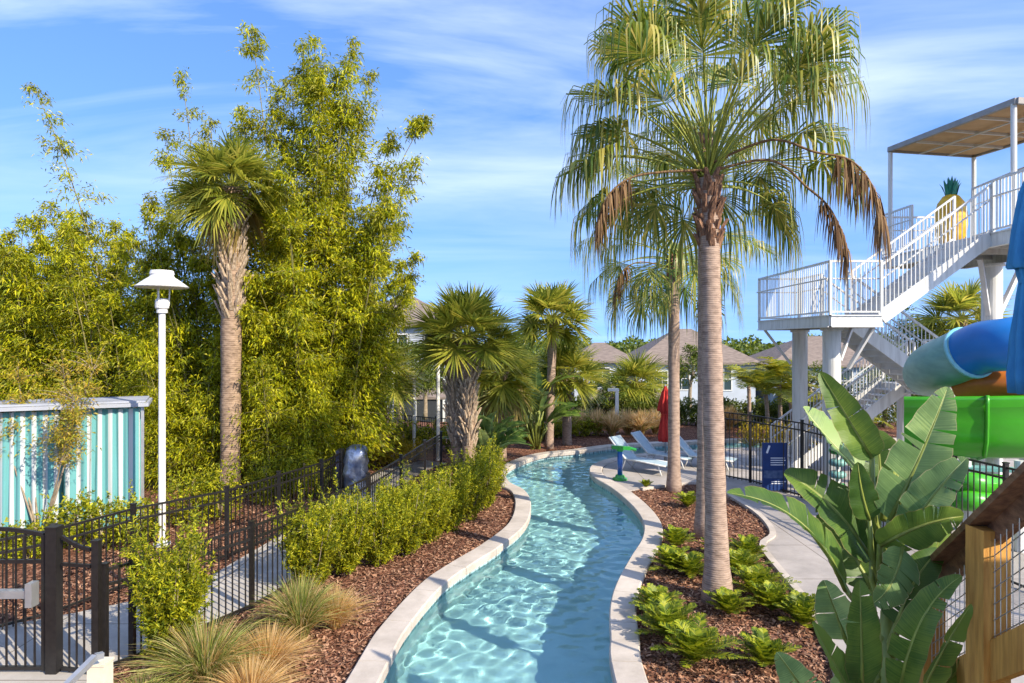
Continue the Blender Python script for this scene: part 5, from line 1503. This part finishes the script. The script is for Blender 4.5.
# (base, mid, tip) pixels, their distances, width in pixels, roll, fold, splits, foot of the stalk
PL = [((872, 458), (846, 415), (820, 372), 5.0, 5.0, 5.05, 48, .35, .75, 1, (882, 560)),
      ((862, 474), (829, 440), (803, 407), 5.2, 5.25, 5.3, 62, -.75, .45, 2, (880, 560)),
      ((890, 520), (922, 452), (948, 387), 4.9, 4.85, 4.85, 60, .35, .4, 5, (886, 585)),
      ((908, 530), (938, 490), (967, 458), 4.8, 4.7, 4.65, 46, .75, .45, 3, (890, 590)),
      ((846, 590), (800, 522), (727, 493), 4.9, 4.75, 4.7, 58, -.95, .4, 5, (872, 610)),
      ((872, 560), (830, 505), (784, 473), 5.1, 5.15, 5.2, 62, -.4, .4, 2, (880, 600)),
      ((870, 520), (862, 492), (858, 462), 4.95, 4.93, 4.9, 30, .3, .3, 0, (880, 580)),
      ((880, 545), (922, 525), (964, 516), 4.75, 4.6, 4.55, 52, -.45, .3, 4, (886, 590)),
      ((902, 548), (892, 582), (874, 603), 4.65, 4.55, 4.5, 52, .3, .3, 4, (890, 600)),
      ((896, 625), (916, 580), (941, 549), 4.9, 5.0, 5.1, 46, .75, .4, 2, (892, 660)),
      ((862, 690), (861, 630), (860, 580), 4.45, 4.4, 4.42, 46, -.2, .3, 1, (884, 720)),
      ((900, 690), (922, 620), (962, 576), 4.35, 4.2, 4.2, 42, .75, .6, 3, (890, 730)),
      ((905, 730), (936, 662), (972, 604), 4.2, 4.05, 4.05, 44, -.45, .5, 2, (892, 760)),
      ((825, 720), (800, 684), (777, 652), 4.5, 4.45, 4.4, 44, .3, .4, 2, (880, 760)),
      ((866, 720), (838, 670), (812, 622), 4.4, 4.35, 4.35, 40, -.7, .4, 2, (884, 750)),
      ((846, 640), (835, 610), (824, 580), 5.4, 5.45, 5.5, 44, .5, .4, 2, (880, 680)),
      ((872, 590), (848, 545), (818, 500), 5.35, 5.5, 5.6, 60, .1, .4, 2, (884, 640)),
      ((880, 500), (880, 465), (876, 430), 5.35, 5.4, 5.45, 58, .2, .4, 1, (884, 580)),
      ((916, 600), (932, 560), (945, 520), 5.3, 5.4, 5.45, 50, -.5, .4, 3, (890, 650)),
      ((840, 720), (852, 690), (855, 655), 4.7, 4.7, 4.75, 46, .6, .4, 2, (880, 760)),
      ((900, 720), (948, 680), (970, 655), 4.7, 4.75, 4.8, 52, -.5, .4, 2, (890, 760)),
      ((895, 470), (905, 500), (925, 540), 5.3, 5.2, 5.1, 58, .5, .3, 3, (884, 520))]
UNDER = {1, 2, 3, 8, 13, 15, 19}
for i, (b, m_, tp, d0, d1, d2, wpx, roll, fold, sp, ft) in enumerate(PL):
    paddle_leaf(t, P(*b, d0), P(*m_, d1), P(*tp, d2), wpx / F * d1 * .98, roll, fold, sp, .1, 300 + i, petiole=P(*ft, 5.03), under=i in UNDER)

# ------------------------------------------------------------------ sky, sun, camera
SUN_EL, SUN_AZ = R(34), R(132)                    # azimuth clockwise from +Y: behind the right shoulder
w = bpy.data.worlds.new('World'); scene.world = w; w.use_nodes = True
nt = w.node_tree; nt.nodes.clear()
out = nt.nodes.new('ShaderNodeOutputWorld'); bg = nt.nodes.new('ShaderNodeBackground'); bg.inputs[1].default_value = .14
sky = nt.nodes.new('ShaderNodeTexSky'); sky.sky_type = 'NISHITA'; sky.sun_disc = False; sky.sun_elevation = SUN_EL; sky.sun_rotation = SUN_AZ
sky.air_density = 1.0; sky.dust_density = .4; sky.ozone_density = 2.0
hs = nt.nodes.new('ShaderNodeHueSaturation'); hs.inputs['Hue'].default_value = .508; hs.inputs['Saturation'].default_value = 1.2; hs.inputs['Value'].default_value = 1.4
nt.links.new(sky.outputs[0], hs.inputs['Color'])
tc = nt.nodes.new('ShaderNodeTexCoord'); sx = nt.nodes.new('ShaderNodeSeparateXYZ'); nt.links.new(tc.outputs['Generated'], sx.inputs[0])
zc = nt.nodes.new('ShaderNodeMath'); zc.operation = 'MAXIMUM'; zc.inputs[1].default_value = 0; nt.links.new(sx.outputs[2], zc.inputs[0])
zr = nt.nodes.new('ShaderNodeMath'); zr.operation = 'MULTIPLY_ADD'; zr.inputs[1].default_value = .8; zr.inputs[2].default_value = .30; nt.links.new(zc.outputs[0], zr.inputs[0])
cv = nt.nodes.new('ShaderNodeCombineXYZ'); nt.links.new(sx.outputs[0], cv.inputs[0]); nt.links.new(sx.outputs[1], cv.inputs[1]); nt.links.new(zr.outputs[0], cv.inputs[2])
nv = nt.nodes.new('ShaderNodeVectorMath'); nv.operation = 'NORMALIZE'; nt.links.new(cv.outputs[0], nv.inputs[0]); nt.links.new(nv.outputs[0], sky.inputs[0])
az_ = nt.nodes.new('ShaderNodeMath'); az_.operation = 'ADD'; az_.inputs[1].default_value = .16; nt.links.new(sx.outputs[2], az_.inputs[0])
dv = nt.nodes.new('ShaderNodeVectorMath'); dv.operation = 'DIVIDE'; cb = nt.nodes.new('ShaderNodeCombineXYZ')
for k in range(3): nt.links.new(az_.outputs[0], cb.inputs[k])
nt.links.new(tc.outputs['Generated'], dv.inputs[0]); nt.links.new(cb.outputs[0], dv.inputs[1])
mp = nt.nodes.new('ShaderNodeMapping'); mp.inputs['Scale'].default_value = (.55, 1.35, .0); mp.inputs['Rotation'].default_value = (0, 0, R(-14)); mp.inputs['Location'].default_value = (2.1, .7, 0)
nt.links.new(dv.outputs[0], mp.inputs[0])
n1 = nt.nodes.new('ShaderNodeTexNoise'); n1.inputs['Scale'].default_value = 1.15; n1.inputs['Detail'].default_value = 7; n1.inputs['Roughness'].default_value = .56; n1.inputs['Distortion'].default_value = .5
nt.links.new(mp.outputs[0], n1.inputs['Vector'])
rp = nt.nodes.new('ShaderNodeValToRGB'); e = rp.color_ramp.elements; e[0].position = .38; e[0].color = (0, 0, 0, 1); e[1].position = .74; e[1].color = (.62, .62, .62, 1)
nt.links.new(n1.outputs['Fac'], rp.inputs[0])
mx = nt.nodes.new('ShaderNodeMixRGB'); mr = nt.nodes.new('ShaderNodeMapRange'); mr.interpolation_type = 'SMOOTHSTEP'; mr.inputs[1].default_value = .10; mr.inputs[2].default_value = .36; mr.inputs[3].default_value = .22; mr.inputs[4].default_value = 1.0
nt.links.new(sx.outputs[2], mr.inputs[0]); mm = nt.nodes.new('ShaderNodeMath'); mm.operation = 'MULTIPLY'; nt.links.new(mr.outputs[0], mm.inputs[0]); nt.links.new(rp.outputs[0], mm.inputs[1])
nt.links.new(mm.outputs[0], mx.inputs[0]); nt.links.new(hs.outputs[0], mx.inputs[1]); mx.inputs[2].default_value = (6.4, 6.9, 8.2, 1)
nt.links.new(mx.outputs[0], bg.inputs[0]); nt.links.new(bg.outputs[0], out.inputs[0])

sd_ = bpy.data.lights.new('sun', 'SUN'); sd_.cycles.is_caustics_light = True; sd_.energy = 4.9; sd_.angle = R(.5); sd_.color = (1.0, .885, .69)
so = bpy.data.objects.new('sun', sd_); col.objects.link(so)
dirv = Vector((math.sin(SUN_AZ) * math.cos(SUN_EL), math.cos(SUN_AZ) * math.cos(SUN_EL), math.sin(SUN_EL)))
so.rotation_euler = dirv.to_track_quat('Z', 'Y').to_euler()

cd = bpy.data.cameras.new('camera'); co = bpy.data.objects.new('camera', cd); col.objects.link(co)
co.location = (0, 0, H); co.rotation_euler = (R(90), 0, 0); cd.lens = 24.0; cd.sensor_width = 36.0; cd.clip_end = 6000; cd.clip_start = .05
scene.camera = co
scene.view_settings.view_transform = 'Standard'; scene.view_settings.look = 'None'; scene.view_settings.exposure = .85; scene.view_settings.gamma = 1.0
scene.render.engine = 'CYCLES'
cy = scene.cycles
cy.max_bounces = 8; cy.diffuse_bounces = 3; cy.glossy_bounces = 3; cy.transmission_bounces = 8; cy.transparent_max_bounces = 12
cy.use_adaptive_sampling = True; cy.adaptive_threshold = .02
cy.use_denoising = True; cy.caustics_reflective = False; cy.caustics_refractive = True
cy.sample_clamp_indirect = 6
